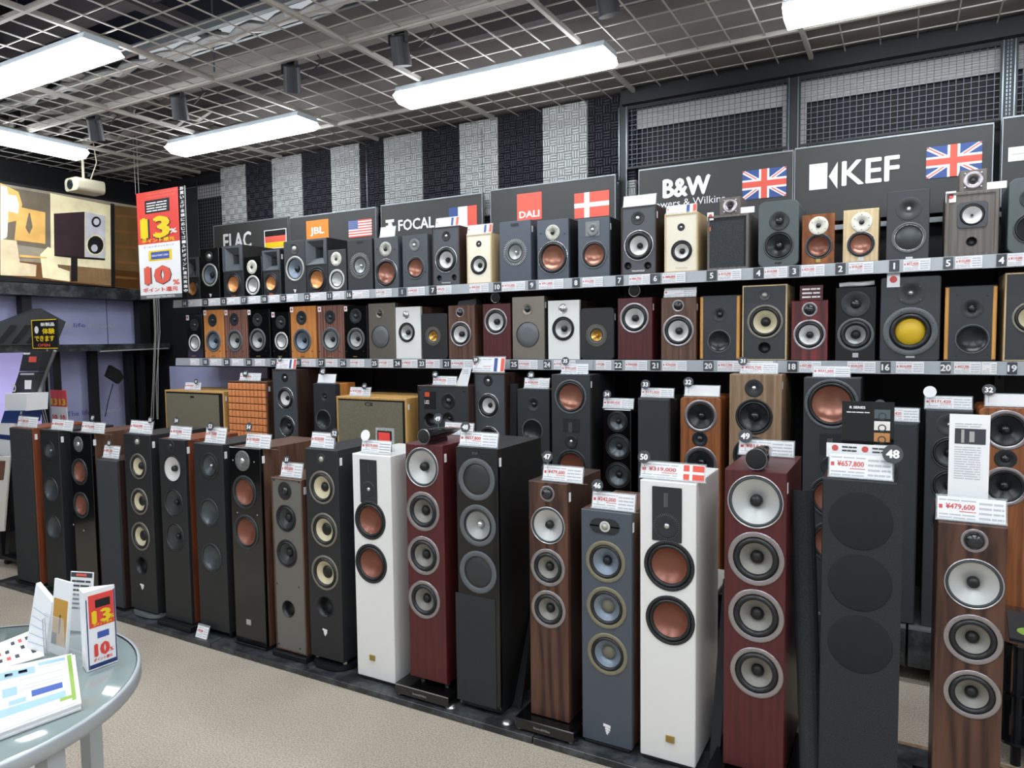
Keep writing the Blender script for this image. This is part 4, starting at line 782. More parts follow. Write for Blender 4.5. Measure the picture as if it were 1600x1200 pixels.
spk('rust-cone walnut tower, right', 'walnut sided gloss black tower with two rust cones and silver badge', F, 358, 405.5, 698, 999, 'walnut', 'gloss_black', [('T', 'grey', 379, 720, 16), ('D', 'rustring', 382, 769, 26), ('D', 'rustring', 385, 831, 27), ('R', 'badge_silver', 385.5, 967, 393, 977), ('o', [(364, 719), (397, 722), (371, 801), (402, 805)], 1.2, 'chrome')], base=('slab', 'metal_black', .0), tagged=True, name='tower_speaker', depth=.42)
spk('slim grey-front tower', 'slim grey fronted tower in brown cabinet with port near the bottom', F, 422.7, 470.7, 745, 1010, 'walnut', 'warm_grey', [('T', 'black', 444, 767, 14), ('D', 'grey_slim', 446, 810, 21), ('D', 'grey_slim', 447.5, 865, 21.5), ('P', 450, 951.7, 13), ('o', [(427, 750), (466, 754), (432, 912), (466, 918), (435, 1006), (468, 1014)], 1.4)], rim=.006, base=('slab', 'metal_black', .012), tagged=True, name='tower_speaker', depth=.28)
spk('black cream-cone tower, right', 'black tower with three cream cones on oval base left of white tower', F, 476, 527, 700, 1020, 'satin_black', 'satin_black', [('T', 'focal', 501.7, 717.7, 9), ('D', 'aria', 503, 761.7, 26), ('D', 'aria2', 506.7, 828, 26.5), ('D', 'aria2', 508, 895, 27), ('P', 508, 948, 16), ('X', 'T', 'white_print', 504.5, 511.5, 987, 10)], base=('oval', 'metal_black'), tagged=True, name='tower_speaker', depth=.37)
def white_tower(nick, label, x0, x1, yt, yb, pl, rib, dome, w1, w2, bd):
    return spk(nick, label, F, x0, x1, yt, yb, 'white_lacquer', 'white_lacquer', [('R', 'plate_dark', *pl, 'tweeter_plate', .003), *[('R', 'plate_grey', rib[0]+(rib[2]-rib[0])*k_/3, rib[1], rib[0]+(rib[2]-rib[0])*(k_+.45)/3, rib[3], 'ribbon') for k_ in range(3)], ('T', 'dark', *dome), ('D', 'rust', *w1), ('D', 'rust', *w2), ('R', 'gold_badge', *bd)], base=('slab', 'deep_black', -.01), name='tower_speaker', depth=.33, rc=.004)
white_tower('white tower, left', 'white tower with two rust cones left of the dark red tower', 549.8, 609.5, 708, 1054, (562.4, 717, 590, 788), (575, 724, 577.5, 741), (576.5, 764.5, 12), (578.5, 813, 30), (580, 880.5, 30.5), (578.5, 1022.5, 586.5, 1032.5))
spk('dark red tower, left', 'dark red tower with four drivers and tweeter pod on plinth, left one of two', F, 633, 691, 692.6, 1053, 'mahogany', 'mahogany', [('D', 'bwmid', 659.5, 730, 32), ('D', 'bwbass', 661, 799, 32), ('D', 'bwbass', 662, 868, 32), ('D', 'bwbass', 663, 937, 32)], base=('plinth', 0, .05, 'Bowers&Wilkins', True), tagged=True, name='tower_speaker', depth=.36)
spk('gloss black tower with flat woofers', 'gloss black tower with two flat woofers around a coaxial driver', F, 712, 777, 698, 1105, 'deep_black', 'gloss_black', [('D', 'kefflat', 744.6, 749, 33), ('D', 'kefuni', 746.5, 821, 32.5), ('D', 'kefflat', 747, 894, 33), ('R', 'cloth_black', 712.3, 925, 776.6, 1108, 'lower_cloth'), ('X', 'KEF', 'plate_grey', 739, 748, 708, 3.5)], base=('feet',), tagged=True, name='tower_speaker', depth=.38)
spk('rosewood tower in the middle', 'rosewood tower with four silver ringed drivers on black plinth, middle of platform', F, 825.8, 886.5, 751, 1113, 'walnut_dark', 'rosewood', [('T', 'bw', 855, 771.4, 12.5), ('D', 'bwmid', 856, 821, 29), ('D', 'bwbass', 856, 886.8, 29.2), ('D', 'bwbass', 857, 952, 29.2)], side='walnut_dark', base=('plinth', 0, .05, 'Bowers&Wilkins', False), tagged=True, name='tower_speaker', depth=.33)  # dark walnut on the cabinet paints in the shade on its rosewood side
spk('slate blue tower', 'slate blue fronted tower with three khaki ringed drivers', F, 908, 986.5, 795, 1153, 'walnut_dark', 'baffle_slate', [('R', 'plate_dark', 922, 808, 968, 837, 'tweeter_plate', .03), ('T', 'cream', 945.5, 822.6, 8.5), ('D', 'theva', 946, 877.7, 32.5), ('D', 'theva2', 947.5, 949.7, 32.5), ('D', 'theva2', 949, 1022, 32.5), ('X', 'T', 'white_print', 943, 954, 1138, 15)], tagged=True, name='tower_speaker', depth=.36, side='walnut', base=('slab', 'deep_black', -.008))
white_tower('white tower, right', 'large white tower with two rust cones left of the right red tower', 1000, 1088, 749, 1185, (1019.4, 759, 1065.4, 849), (1038, 770, 1045, 792), (1042, 822, 18), (1045.4, 884, 39.5), (1047, 969, 40.5), (1041, 1148, 1054, 1161))
spk('dark red tower, right', 'dark red tower with four drivers and tweeter pod beside the bent black panel', F, 1132.6, 1229.7, 732, 1193, 'mahogany', 'mahogany', [('D', 'bwmid', 1180, 784, 42), ('D', 'bwbass', 1181, 873, 42), ('D', 'bwbass', 1181, 962, 42), ('D', 'bwbass', 1182, 1051, 42)], base=('plinth', 0, .05, 'Bowers&Wilkins', True), tagged=True, name='tower_speaker', depth=.36)
spk('grilled gloss black tower', 'gloss black tower with cloth front showing three faint driver circles', F, 1285, 1402, 747, 1300, 'gloss_black', 'satin_black', [('R', 'cloth_black', 1287, 749, 1400, 1280, 'grille')], base=('feet',), name='tower_speaker', depth=.38, side='gloss_black')
spk('rosewood tower at right', 'rosewood tower with four silver ringed drivers and white leaflet, at right edge', F, 1466, 1575.5, 815, 1305, 'walnut_dark', 'rosewood', [('T', 'bw', 1522.5, 845, 18.5), ('D', 'bwmid', 1521.5, 912.5, 39.5), ('D', 'bwbass', 1520, 999, 40.5), ('D', 'bwbass', 1518.5, 1085, 40.5)], side='rosewood', base=('plinth', 0, .05, 'Bowers&Wilkins', False), name='tower_speaker', depth=.33)
# faint recessed driver circles behind the cloth of the grilled tower
t = BYNICK['grilled gloss black tower']; X0, X1, zt, Y, D = TOPS['grilled gloss black tower']
for (px, py, r) in ((1344, 814, 45), (1343, 910, 44.5), (1343, 1006, 45)):
    p = aty(px, py, Y); R_ = (aty(px, py-r, Y).z-aty(px, py+r, Y).z)/2
    cobj('driver_outline', clathe([(1, .0), (1, -.012), (.98, -.02), (.0, -.02)], 40), 'cloth_dark', t, (p.x-t.location.x, -D/2-.003, p.z-t.location.z), None, R_)
add_pod('dark red tower, left', 661, 680, 11, .28); add_pod('dark red tower, right', 1181, 713, 16, .28)
# tick marks / fins round the dome of the white towers
for nk, cx, cy_, r0, r1 in (('white tower, left', 576.5, 764.5, 11, 13.2), ('white tower, right', 1042, 822, 16.5, 20.5)):
    t = BYNICK[nk]; X0, X1, zt, Y, D = TOPS[nk]; p = aty(cx, cy_, Y); k = (aty(cx, cy_-10, Y).z-aty(cx, cy_+10, Y).z)/20; m = MB()
    for i in range(36):
        a = 2*math.pi*i/36; ca, sa = math.cos(a), math.sin(a); q = .0006
        m.slab([(r0*k*ca-q*sa, 0, r0*k*sa+q*ca), (r0*k*ca+q*sa, 0, r0*k*sa-q*ca), (r1*k*ca+q*sa, 0, r1*k*sa-q*ca), (r1*k*ca-q*sa, 0, r1*k*sa+q*ca)], (0, .001, 0))
    m.obj('fin_ring', 'plate_grey', t, (p.x-t.location.x, -D/2-.0042, p.z-t.location.z))
# gold cones on the two small coaxial speakers
for nk in ('first gold coaxial speaker', 'second gold coaxial speaker'):
    for ch in BYNICK[nk].children:
        if ch.name.startswith(('woofer', 'midrange')):
            for g in ch.children:
                if g.name.startswith(('cone', 'dust')): g.material_slots[0].link = 'OBJECT'; g.material_slots[0].material = M['cone_gold']
# ------------------------------------------------------------------ price cards standing on speakers
def fine(m, x0, z0, x1, z1, y, rows, k=0):
    h = (z1-z0)/rows
    for i in range(rows):
        z = z0+h*(i+.25); x = x0
        while x < x1-.002:
            l = min(random.uniform(.2, .6)*(x1-x0), x1-x)
            m.box(x, y, z, x+l*.9, y+.0004, z+h*.42, k); x += l
def card_face(t, w_, h, price, flag_=None, tot=None):
    """printed face on a card lying in x-z, front at y=-.0012, from z=0 to h"""
    x0, x1 = -w_, w_; xs = x0+(x1-x0)*.60
    if price: text(price, 'ink_red', x0+(xs-x0)*.57, -.002, h*.60, (xs-x0)*.72, h*.26, t, 'lettering', .022)
    m = MB(); fine(m, x0+.004, h*.08, xs-.003, h*.34, -.0017, 2, 0); fine(m, x0+.004, h*.80, xs, h*.93, -.0017, 1, 0)
    if not flag_: fine(m, xs+.003, h*.1, x1-.003, h*.9, -.0017, 4, 0)
    me = m.mesh(); me.materials.append(M['ink_grey']); o = bpy.data.objects.new('fine_print', me); C.objects.link(o); o.parent = t; o['kind'] = 'stuff'
    MB().box(x0+.004, -.0018, h*.5, x0+(xs-x0)*.13, -.0012, h*.66).box(x0+(xs-x0)*.55, -.0018, h*.40, xs-.004, -.0012, h*.43).obj('red_mark', 'ink_red', t)['kind'] = 'stuff'
def stand_card(nick, x0, x1, yt, yb, price, num=None, fl=None, blank=False, tilt=12, label=None, dy=.022):
    X0, X1, zt, Y, D = TOPS[nick]; Yc = Y+dy; a = aty(x0, yt, Yc); b = aty(x1, yt, Yc); h = a.z-aty(x0, yb, Yc).z; w_ = (b.x-a.x)/2; cx = (a.x+b.x)/2
    if not label: label = ('price card reading '+price.replace('¥', '')+' yen on the ' if price else 'white price card on the ')+nick
    t = thing('price_card', label, 'price card', (cx, Yc, zt+.001), 'price cards standing on speakers')
    r = math.radians(-tilt)
    s = bpy.data.objects.new('card', None)
    c = MB().box(-w_, -.0012, .003, w_, 0, h).obj('card', 'paper', t, rot=(r, 0, 0))
    MB().box(-w_-.004, .0005, 0, w_+.004, .002, h*1.08).box(-w_-.004, -.006, 0, w_+.004, .05, .0015).box(-w_-.004, -.006, .0015, w_+.004, -.0045, .008).obj('acrylic_stand', 'acrylic', t, rot=(r, 0, 0))
    if not blank: 
        card_face(c, w_, h, price, fl)
        if fl == 'stripe':
            m = MB(); 
            for k in range(4): m.box(w_*.22, -.0018, h*(.15+.2*k), w_*.96, -.0012, h*(.19+.2*k))
            m.obj('green_lines', 'post_steel', c)
        elif fl: 
            flag(c, fl, w_*.35, w_*.98, h*.08, h*.95, -.0025)
        if fl == 'dkx': pass
    if num:
        s_, px, py, r_ = num; p = aty(px, py, Yc); R_ = (aty(px, py-r_, Yc).z-aty(px, py+r_, Yc).z)/2
        dm = 'number_dark' if s_ else 'paper'
        d = cobj('number_disc', clathe([(0, .0), (1, .0), (1, .12), (0, .12)], 24, False), dm, t, (p.x-cx, -.006, p.z-zt-.001), (r, 0, 0), R_)
        MB().tube([(p.x-cx, -.002, max(p.z-zt-R_, 0.004)), (p.x-cx, -.001, h*.3)], .001, 5).obj('disc_stem', 'acrylic_edge', t)
        if s_: cobj('number', text_mesh(s_, .05), 'white_print', d, (0, -.02, 0), None, (min(.95*ASP[(s_, .05)], 1.5), 1, .95))
sc = stand_card
# front row
sc('leftmost grilled tower', 26, 56, 650, 666, '¥198,000', ('3', 34.5, 645, 4)); sc('second tower from left', 79, 111.6, 655, 671, '¥264,000', None)
sc('rust-cone walnut tower, left', 126, 161, 658, 674, '¥176,000', ('57', 146, 653, 5)); sc('short grilled tower', 160, 184, 698, 717, '¥69,300', ('53', 171.7, 692, 5))
sc('black cream-cone tower, left', 201.7, 236, 658, 677, '¥260,000', ('55', 236, 656, 5.5)); sc('cherry tower with white cone', 264, 296, 664, 683, '¥118,000', ('54', 277, 657, 6))
sc('black coaxial tower', 319, 350, 666, 690, '¥119,000', ('53', 330, 666, 7)); sc('rust-cone walnut tower, right', 383, 420, 674, 695, '¥198,000', ('54', 390, 667, 7))
sc('slim grey-front tower', 438, 470, 722, 744, '¥39,800', ('51', 449, 718, 6)); sc('black cream-cone tower, right', 485, 520, 676, 699, '¥338,000', ('52', 524, 677, 7.5))
sc('white tower, left', 564, 609, 688, 708, '¥319,000', ('', 572, 680, 8.6), 'stripe'); sc('dark red tower, left', 694, 738, 659, 678, '¥814,000', ('49', 685, 654, 8), dy=.29)
sc('gloss black tower with flat woofers', 718, 776, 674, 696, '¥657,800', ('48', 728, 667, 8.5)); sc('rosewood tower in the middle', 848, 909, 722, 746, '¥479,600', ('47', 856, 713, 9))
sc('slate blue tower', 925, 991, 769, 795, '¥242,000', ('46', 934, 758, 9.5)); sc('white tower, right', 1001, 1101, 724, 750, '¥319,000', ('50', 1007, 713.5, 10), 'dk')
sc('dark red tower, right', 1155, 1240, 688, 712, '¥814,000', ('49', 1165, 681, 10.6), dy=.30); sc('grilled gloss black tower', 1296, 1395, 710, 747, '¥657,800', ('48', 1395, 709, 14.5))
sc('rosewood tower at right', 1465, 1573, 778, 815, '¥479,600', None)
# rear bench
sc('left oak horn cabinet', 288, 312, 597, 609, '¥99,800', ('43', 307, 596, 4)); sc('orange foam grille speaker', 374, 406, 583, 595, '¥297,000', ('44', 384, 583, 5.5))
sc('leftmost walnut tower with white cone', 431, 461, 561, 577, '', ('29', 438, 561, 4), 'fr'); sc('left grey tower with wood sides', 496, 523, 585, 599, '¥248,000', ('42', 505, 580, 6), blank=True)
sc('right oak horn cabinet', 546, 577.6, 606, 620, '¥187,000', ('41', 570, 603, 5)); sc('wide black monitor speaker', 676, 712, 588, 602, '¥158,400', ('40', 680.5, 585, 5.5))
sc('walnut tower with white cone behind pod', 738, 787, 558, 582, '', ('39', 744, 562, 5.5), 'fr'); sc('grey tower with card and blue photo', 819, 857, 591, 607, '¥330,000', ('38', 830, 586, 6), 'stripe')
sc('satin black rose-cone tower', 877, 918, 568, 584, '¥431,660', ('35', 884, 564, 6.5), 'stripe'); sc('slim gloss black tower', 942.6, 989, 623, 639, '¥189,420', ('34', 949, 616, 6.7))
sc('plain grilled tower in the middle', 1002, 1052, 607, 621.6, '¥171,420', ('33', 1009, 600.5, 7.5)); sc('rounded walnut tower', 1070, 1123.8, 603, 620, '¥158,000', ('32', 1076, 597, 8), blank=True)
sc('light walnut tower', 1157, 1215, 568, 585, '¥225,720', ('31', 1161, 564, 7)); sc('black copper-cone tower', 1271, 1328, 572, 589, '¥531,660', None, 'stripe')
sc('plain grilled tower behind booklet', 1375, 1436, 638, 659, '¥171,420', ('30', 1375, 632, 8), label='price card behind the black booklet, on the plain grilled tower'); sc('waveguide tower behind white leaflet', 1446, 1519, 619, 639, '¥171,420', ('', 1453, 612, 9), label='price card with round white disc on the waveguide tower')
sc('rounded walnut tower at right edge', 1540, 1605, 616, 636, '¥158,000', ('32', 1545, 609, 9), blank=True)
# leaflets and small cards on top-shelf speakers
sc('tall twin-port speaker', 974, 1024, 306, 324, '', None, blank=True, label='blank white card on the tallest twin-port speaker')
sc('cream speaker under ampersand sign', 1041, 1088, 322, 336, '', None, 'fr', label='card with flag print on the cream speaker under the ampersand sign')
sc('small cream speaker', 730, 768, 353, 368, '', None, 'fr', label='card with French flag on the small cream speaker')
sc('twin-port speaker beside cream one', 680, 716, 341, 356, '', None, 'fr', label='card with French flag on the smaller twin-port speaker')
sc('grey speaker with white leaflet on top', 593, 616, 353, 370, '', None, blank=True, label='curled white leaflet on the grey speaker beside the coaxial one')
sc('second walnut speaker', 1038, 1087, 451, 466, '', None, label='printed booklet page on the second walnut speaker')
def topbox(label, nick, x0, x1, yt, yb, m, cat='card', dy=.03, d=.004, price=None, name='show_card', lines=0):
    X0, X1, zt, Y, D = TOPS[nick]; Yc = Y+dy; a = aty(x0, yt, Yc); b = aty(x1, yt, Yc); h = a.z-aty(x0, yb, Yc).z; w_ = (b.x-a.x)/2
    t = thing(name, label, cat, ((a.x+b.x)/2, Yc, zt+.001)); MB().box(-w_, 0, 0, w_, d, h).obj('card', m, t); return t, w_, h
t, w_, h = topbox('dark red card with white print on the gloss red rosewood speaker', 'gloss red rosewood speaker', 1250, 1286, 447, 470, 'mahogany')
q = MB(); fine(q, -w_*.8, h*.1, w_*.8, h*.9, -.0006, 3); q.obj('fine_print', 'white_print', t)
X0, X1, zt, Y, D = TOPS['gloss black speaker with large tweeter plate']
m = MB(); m.tube([(-.075, 0, .012), (-.03, .004, .016), (.02, -.003, .013), (.075, .002, .018)], .011, 8); m.tube([(-.075, .02, .012), (0, .018, .014), (.075, .02, .02)], .012, 8)
tag(m.obj('folded_cloth', 'cloth_white', None, ((X0+X1)/2, Y+.05, zt+.001), smooth=True), 'rolled white cloth on the gloss black speaker with large tweeter plate', 'cloth')
X0, X1, zt, Y, D = TOPS['first walnut speaker']
m = MB(); m.slab([(-.07, 0, 0), (-.055, 0, .028), (-.01, 0, .032), (.07, 0, .04), (.07, 0, 0)], (0, .07, 0)); tag(m.obj('black_box', 'baffle_charcoal', None, ((X0+X1)/2, Y+.06, zt+.001)), 'low black wedge shaped box on top of the first walnut speaker', 'box')
# red square picture frame on the left white tower, loose white cards
X0, X1, zt, Y, D = TOPS['white tower, left']
t = thing('picture_stand', 'small acrylic frame with red square on the left white tower', 'frame', (aty(601, 680, Y+.1).x, Y+.1, zt+.001))
MB().box(-.052, 0, 0, .052, .004, .105).obj('acrylic_frame', 'acrylic', t); MB().box(-.04, -.002, .0, .04, -.0002, .092).obj('black_mat', 'black_print', t); MB().box(-.032, -.004, .004, .032, -.0022, .085).obj('red_square', 'red_print', t)
X0, X1, zt, Y, D = TOPS['wide black monitor speaker']
q = MB().slab([(-.05, 0, 0), (.035, 0, 0), (.06, .01, .11), (.0, .01, .11)], (0, .002, 0)); t = thing('tilted_card', 'tall tilted white card leaning beside the card numbered 40', 'card', (X1-.06, Y+.03, zt+.001)); q.obj('card', 'paper', t); q = MB(); fine(q, .0, .07, .045, .1, .004, 3); q.obj('fine_print', 'ink_grey', t)['kind'] = 'stuff'
# booklet and leaflet at right
X0, X1, zt, Y, D = TOPS['grilled gloss black tower']; Yb = Y+.09
a = aty(1316, 627, Yb); b = aty(1398, 627, Yb); w_ = (b.x-a.x)/2; h = a.z-zt
t = thing('product_booklet', 'black series booklet with small colour pictures on the grilled gloss black tower', 'booklet', ((a.x+b.x)/2, Yb, zt+.001))
MB().box(-w_, 0, 0, w_, .004, h).obj('cover', 'gloss_black', t); text('R SERIES', 'white_print', -w_*.40, -.0015, h*.92, w_*.62, .0085, t, bold=.04)
q = MB(); fine(q, -w_*.82, h*.84, w_*.1, h*.87, -.0006, 1); q.obj('fine_print', 'white_print', t)
for k, mm in enumerate(('post_steel', 'paper_warm', 'cone_copper', 'plate_grey')):
    zc = h*(.84-.155*k); MB().box(w_*.25, -.0012, zc-h*.06, w_*.85, -.0002, zc+h*.06).obj('picture', mm, t); cobj('picture_arc', clathe([(1, 0), (.7, 0)], 20), 'ink_dark', t, (w_*.55, -.0015, zc-h*.03), None, h*.05)
t = thing('promotion_strip', 'white strip with two red stamps above the price card numbered 48', 'card', (aty(1346, 705, Y+.05).x, Y+.05, zt+.001))
MB().box(-.1, 0, .06, .1, .001, .105).box(-.005, .0005, 0, .005, .001, .06).obj('card', 'paper', t)
for x in (-.075, .01): cobj('stamp', clathe([(1, 0), (0, 0)], 16), 'ink_red', t, (x, -.001, .09), None, .0095)
q = MB(); fine(q, -.055, .078, -.012, .1, -.001, 2); fine(q, .03, .078, .09, .1, -.001, 2); q.obj('fine_print', 'ink_dark', t)['kind'] = 'stuff'
X0, X1, zt, Y, D = TOPS['rosewood tower at right']; Yb = Y+.06
a = aty(1484, 647, Yb); b = aty(1548, 647, Yb); w_ = (b.x-a.x)/2; h = a.z-zt
t = thing('info_leaflet', 'tall white information leaflet with grey photo on the right rosewood tower', 'leaflet', ((a.x+b.x)/2, Yb, zt+.001))
MB().box(-w_, 0, 0, w_, .001, h).obj('sheet', 'paper', t); MB().box(-w_*.72, -.001, h*.72, w_*.8, -.0002, h*.865).obj('photo', 'ink_dark', t); MB().box(-w_*.4, -.0015, h*.73, -w_*.25, -.0011, h*.855).box(w_*.0, -.0015, h*.74, w_*.25, -.0011, h*.84).obj('photo_highlight', 'ring_light', t)
q = MB(); fine(q, -w_*.72, h*.875, w_*.6, h*.92, -.0006, 2); fine(q, -w_*.72, h*.38, w_*.6, h*.70, -.0006, 14); q.obj('fine_print', 'ink_grey', t)['kind'] = 'stuff'
# small card standing on the platform edge
p = atz(312, 998, .029); t = thing('price_card', 'small price card standing alone on the platform before the black coaxial tower', 'price card', (p.x, 2.352, .029), 'price cards standing on speakers')
c = MB().box(-.042, -.0012, 0, .042, 0, .058).obj('card', 'paper', t, rot=(-.35, 0, 0)); card_face(c, .042, .058, '¥175,400')
MB().box(-.046, .0004, 0, .046, .002, .068).box(-.046, .0, 0, .046, .04, .0015).obj('acrylic_stand', 'acrylic', t, rot=(-.35, 0, 0))

# ------------------------------------------------------------------ label rails: cards and number tiles
def rail(z, items, kind):
    for (typ, px, s, wpx, near) in items:
        Yr = 3.6875; y_ = aty(px, 560 if z < 1.6 else 430, Yr); wd = (aty(px+wpx/2, 500, Yr).x-aty(px-wpx/2, 500, Yr).x)/2
        if typ == 'P':
            t = thing('shelf_price_card', near, 'price card', (y_.x, Yr, z-.054), f'price cards on the {kind} shelf rail')
            MB().box(-wd, -.001, 0, wd, -.0002, .052).obj('card', 'paper', t); card_face(t, wd, .052, s)
        else:
            t = thing('number_tile', near, 'number tile', (y_.x, Yr, z-.054), f'number tiles on the {kind} shelf rail')
            MB().box(-wd, -.001, 0, wd, -.0002, .052).obj('tile', s[1], t)
            if s[0]: ntext(s[0], 'white_print', 0, -.002, .026, .03, t)
ND = ('first', 'second', 'third', 'fourth', 'fifth', 'sixth', 'seventh', 'eighth', 'ninth', 'tenth', 'eleventh', 'twelfth')
def mk(numbers, prices, sh):
    it = []; seen = {}
    for (px, s) in numbers: seen[s] = seen.get(s, 0)+1
    k = {}
    for i, (px, s) in enumerate(numbers):
        k[s] = k.get(s, 0)+1; w_ = 9 if px < 600 else 12 if px < 1000 else 16
        near = min(prices, key=lambda q: abs(q[0]-px-16)); side_ = 'left' if near[0] > px else 'right'; l = f'dark tile {s} {side_} of the card under the {near[3]}'
        it.append(('N', px, (s, 'number_dark' if i % 3 else 'tile_dark'), w_, l))
    for i, (px, s, w_, under) in enumerate(prices):
        it.append(('P', px, s, w_, (f'{sh} rail price card {s[1:]} yen under the ' if s else f'{sh} rail price card under the ')+under))
    return it
numU = [(287, '14'), (319.5, '13'), (348, '12'), (380, '18'), (412, '10'), (442, '19'), (479, '12'), (514, '11'), (545, '16'), (628, '1'), (676, '7'), (777, '10'), (831, '9'), (900, '8'), (968, '7'), (1024, '6'), (1112, '5'), (1185, '4'), (1241, '3'), (1313, '2'), (1397, '1'), (1481, '5'), (1564, '4')]
numU = [(x, s if s not in ('19', '18') else '15' if s == '19' else '17') for x, s in numU]
prU = [(303, '', 20, 'leftmost horn speaker'), (333, '', 18, 'gloss black speaker second from left'), (363, '', 20, 'middle-sized horn speaker'), (396, '', 18, 'small gloss speaker with white rings'), (427, '', 16, 'slim horn speaker'), (455, '', 18, 'charcoal speaker with cream ring'), (496, '', 26, 'largest horn speaker'), (528, '', 18, 'small grey speaker with white rings'), (563, '', 26, 'first coaxial speaker'), (599, '¥71,500', 24, 'grey speaker with white leaflet'), (650, '¥49,500', 26, 'dark tweeter plate speaker'), (693, '¥84,700', 24, 'smaller twin-port speaker'), (748, '¥85,000', 30, 'small cream speaker'), (802, '¥121,000', 36, 'largest coaxial speaker'), (861, '¥91,080', 38, 'silver plate speaker'), (926, '¥121,000', 32, 'dark rose-cone speaker'), (1000, '¥84,700', 34, 'tallest twin-port speaker'), (1053, '¥88,000', 36, 'larger cream speaker'), (1140, '¥132,000', 36, 'grilled speaker'), (1212, '¥110,000', 36, 'rounded slate speaker'), (1270, '¥231,000', 36, 'gloss walnut speaker'), (1345, '¥176,240', 38, 'small oak speaker'), (1432, '¥77,920', 42, 'dark waveguide speaker'), (1513, '¥132,000', 42, 'grey wood speaker'), (1594, '¥110,000', 42, 'right edge rounded speaker')]
rail(1.885, mk(numU, prU, 'upper'), 'upper')
numL = [(321, '18'), (354, '28'), (388.7, '30'), (427, '29'), (465, '31'), (502, '27'), (536, '26'), (585, '25'), (621, '24'), (659, '23'), (697.7, '21'), (803, '25'), (855, '24'), (966, '22'), (1024, '21'), (1107, '20'), (1238, '18'), (1384, '16'), (1478, '20'), (1582, '19')]
prL = [(304, '', 14, 'leftmost gloss black speaker'), (337, '', 18, 'first orange cherry speaker'), (371, '', 18, 'first violet rosewood speaker'), (406, '', 16, 'second gloss black speaker'), (446, '', 18, 'slim gloss black speaker'), (482, '¥158,400', 22, 'second orange cherry speaker'), (518, '¥198,000', 18, 'second violet rosewood speaker'), (558, '¥110,700', 22, 'fourth gloss black speaker'), (603, '¥187,200', 22, 'first bronze speaker'), (640, '¥108,500', 24, 'first white speaker'), (676, '¥107,800', 22, 'first gold coaxial speaker'), (722, '¥264,000', 34, 'first walnut speaker'), (825, '¥158,600', 30, 'second bronze speaker'), (882, '¥108,500', 34, 'second white speaker'), (943, '¥107,800', 24, 'second gold coaxial speaker'), (994, '¥404,800', 34, 'second red speaker'), (1054, '¥264,000', 38, 'second walnut speaker'), (1142, '¥427,780', 42, 'left orange-cheeked leather speaker'), (1190, '¥399,800', 36, 'large cream cone speaker'), (1266, '¥257,400', 34, 'gloss red speaker'), (1346, '¥544,500', 44, 'large tweeter plate speaker'), (1422, '¥616,000', 44, 'yellow cone speaker'), (1512, '¥427,780', 42, 'right orange-cheeked leather speaker'), (1546, '', 24, 'gap beside the right leather speaker')]
rail(1.426, mk(numL, prL, 'lower'), 'lower')
# loose tags on speakers' fronts: small white cards right beside the two tweeter boxes
for (px, py, w_, nk, l) in ((1171, 322, 20, 'grilled speaker with tweeter box', 'white tag beside the smaller tweeter box'), (1558, 282, 26, 'grey wood speaker with square driver', 'white tag beside the larger tweeter box')):
    X0, X1, zt, Y, D = TOPS[nk]; p = aty(px, py, Y+.02); t = thing('white_tag', l, 'tag', (min(p.x, X1-.02), Y+.012, zt+.001)); MB().box(-.045, 0, 0, .045, .0015, .03).obj('tag_sheet', 'paper', t)

# ------------------------------------------------------------------ fluorescent ceiling lights
def lamp(label, x, y, along_x=True, L=1.26):
    t = thing('ceiling_light', label, 'ceiling light', (x, y, 2.895), 'ceiling lights')
    if not along_x: t.rotation_euler = (0, 0, math.pi/2)
    h = L/2; m = MB()
    pr = [(-.085, .058), (-.112, .034), (-.06, .0), (.06, .0), (.112, .034), (.085, .058)]
    d = MB(); d.slab([(-h, a, b) for a, b in pr], (L, 0, 0)); d.obj('diffuser', 'lamp_glow', t)
    b = MB(); b.slab([(-h-.002, a, c) for a, c in [(-.09, .0585), (.09, .0585), (.08, .088), (-.08, .088)]], (L+.004, 0, 0)); b.obj('housing', 'lamp_body', t)
    for s in (-1, 1): MB().tube([(s*h*.7, 0, .088), (s*h*.7, 0, .115)], .004, 6).obj('hanger', 'metal_grey', t)
lab = {(-3.98, 3.40): 'ceiling light over the leftmost signs', (-1.945, 3.40): 'ceiling light over the middle of the wall', (.14, 3.40): 'ceiling light at the upper right edge'}
lamp('ceiling light over the leftmost signs', -3.985, 3.42); lamp('ceiling light over the middle of the wall', -1.94, 3.40); lamp('ceiling light cut off at the upper right', .14, 3.38)
lamp('large ceiling light at the upper left edge', -3.97, 2.09); lamp('ceiling light running towards the left wall shelves', -5.32, 2.5, False)
for x, q_ in ((-1.93, 'left'), (.14, 'middle'), (2.2, 'right')): lamp(f'ceiling light above the view, {q_} one of three', x, 1.62)
for y in (.75, -.6):
    for x, q_ in ((-3.97, 'far left'), (-1.93, 'left'), (.14, 'middle'), (2.2, 'right')): lamp(f'ceiling light behind the camera, {"near" if y > 0 else "far"} row, {q_}', x, y)
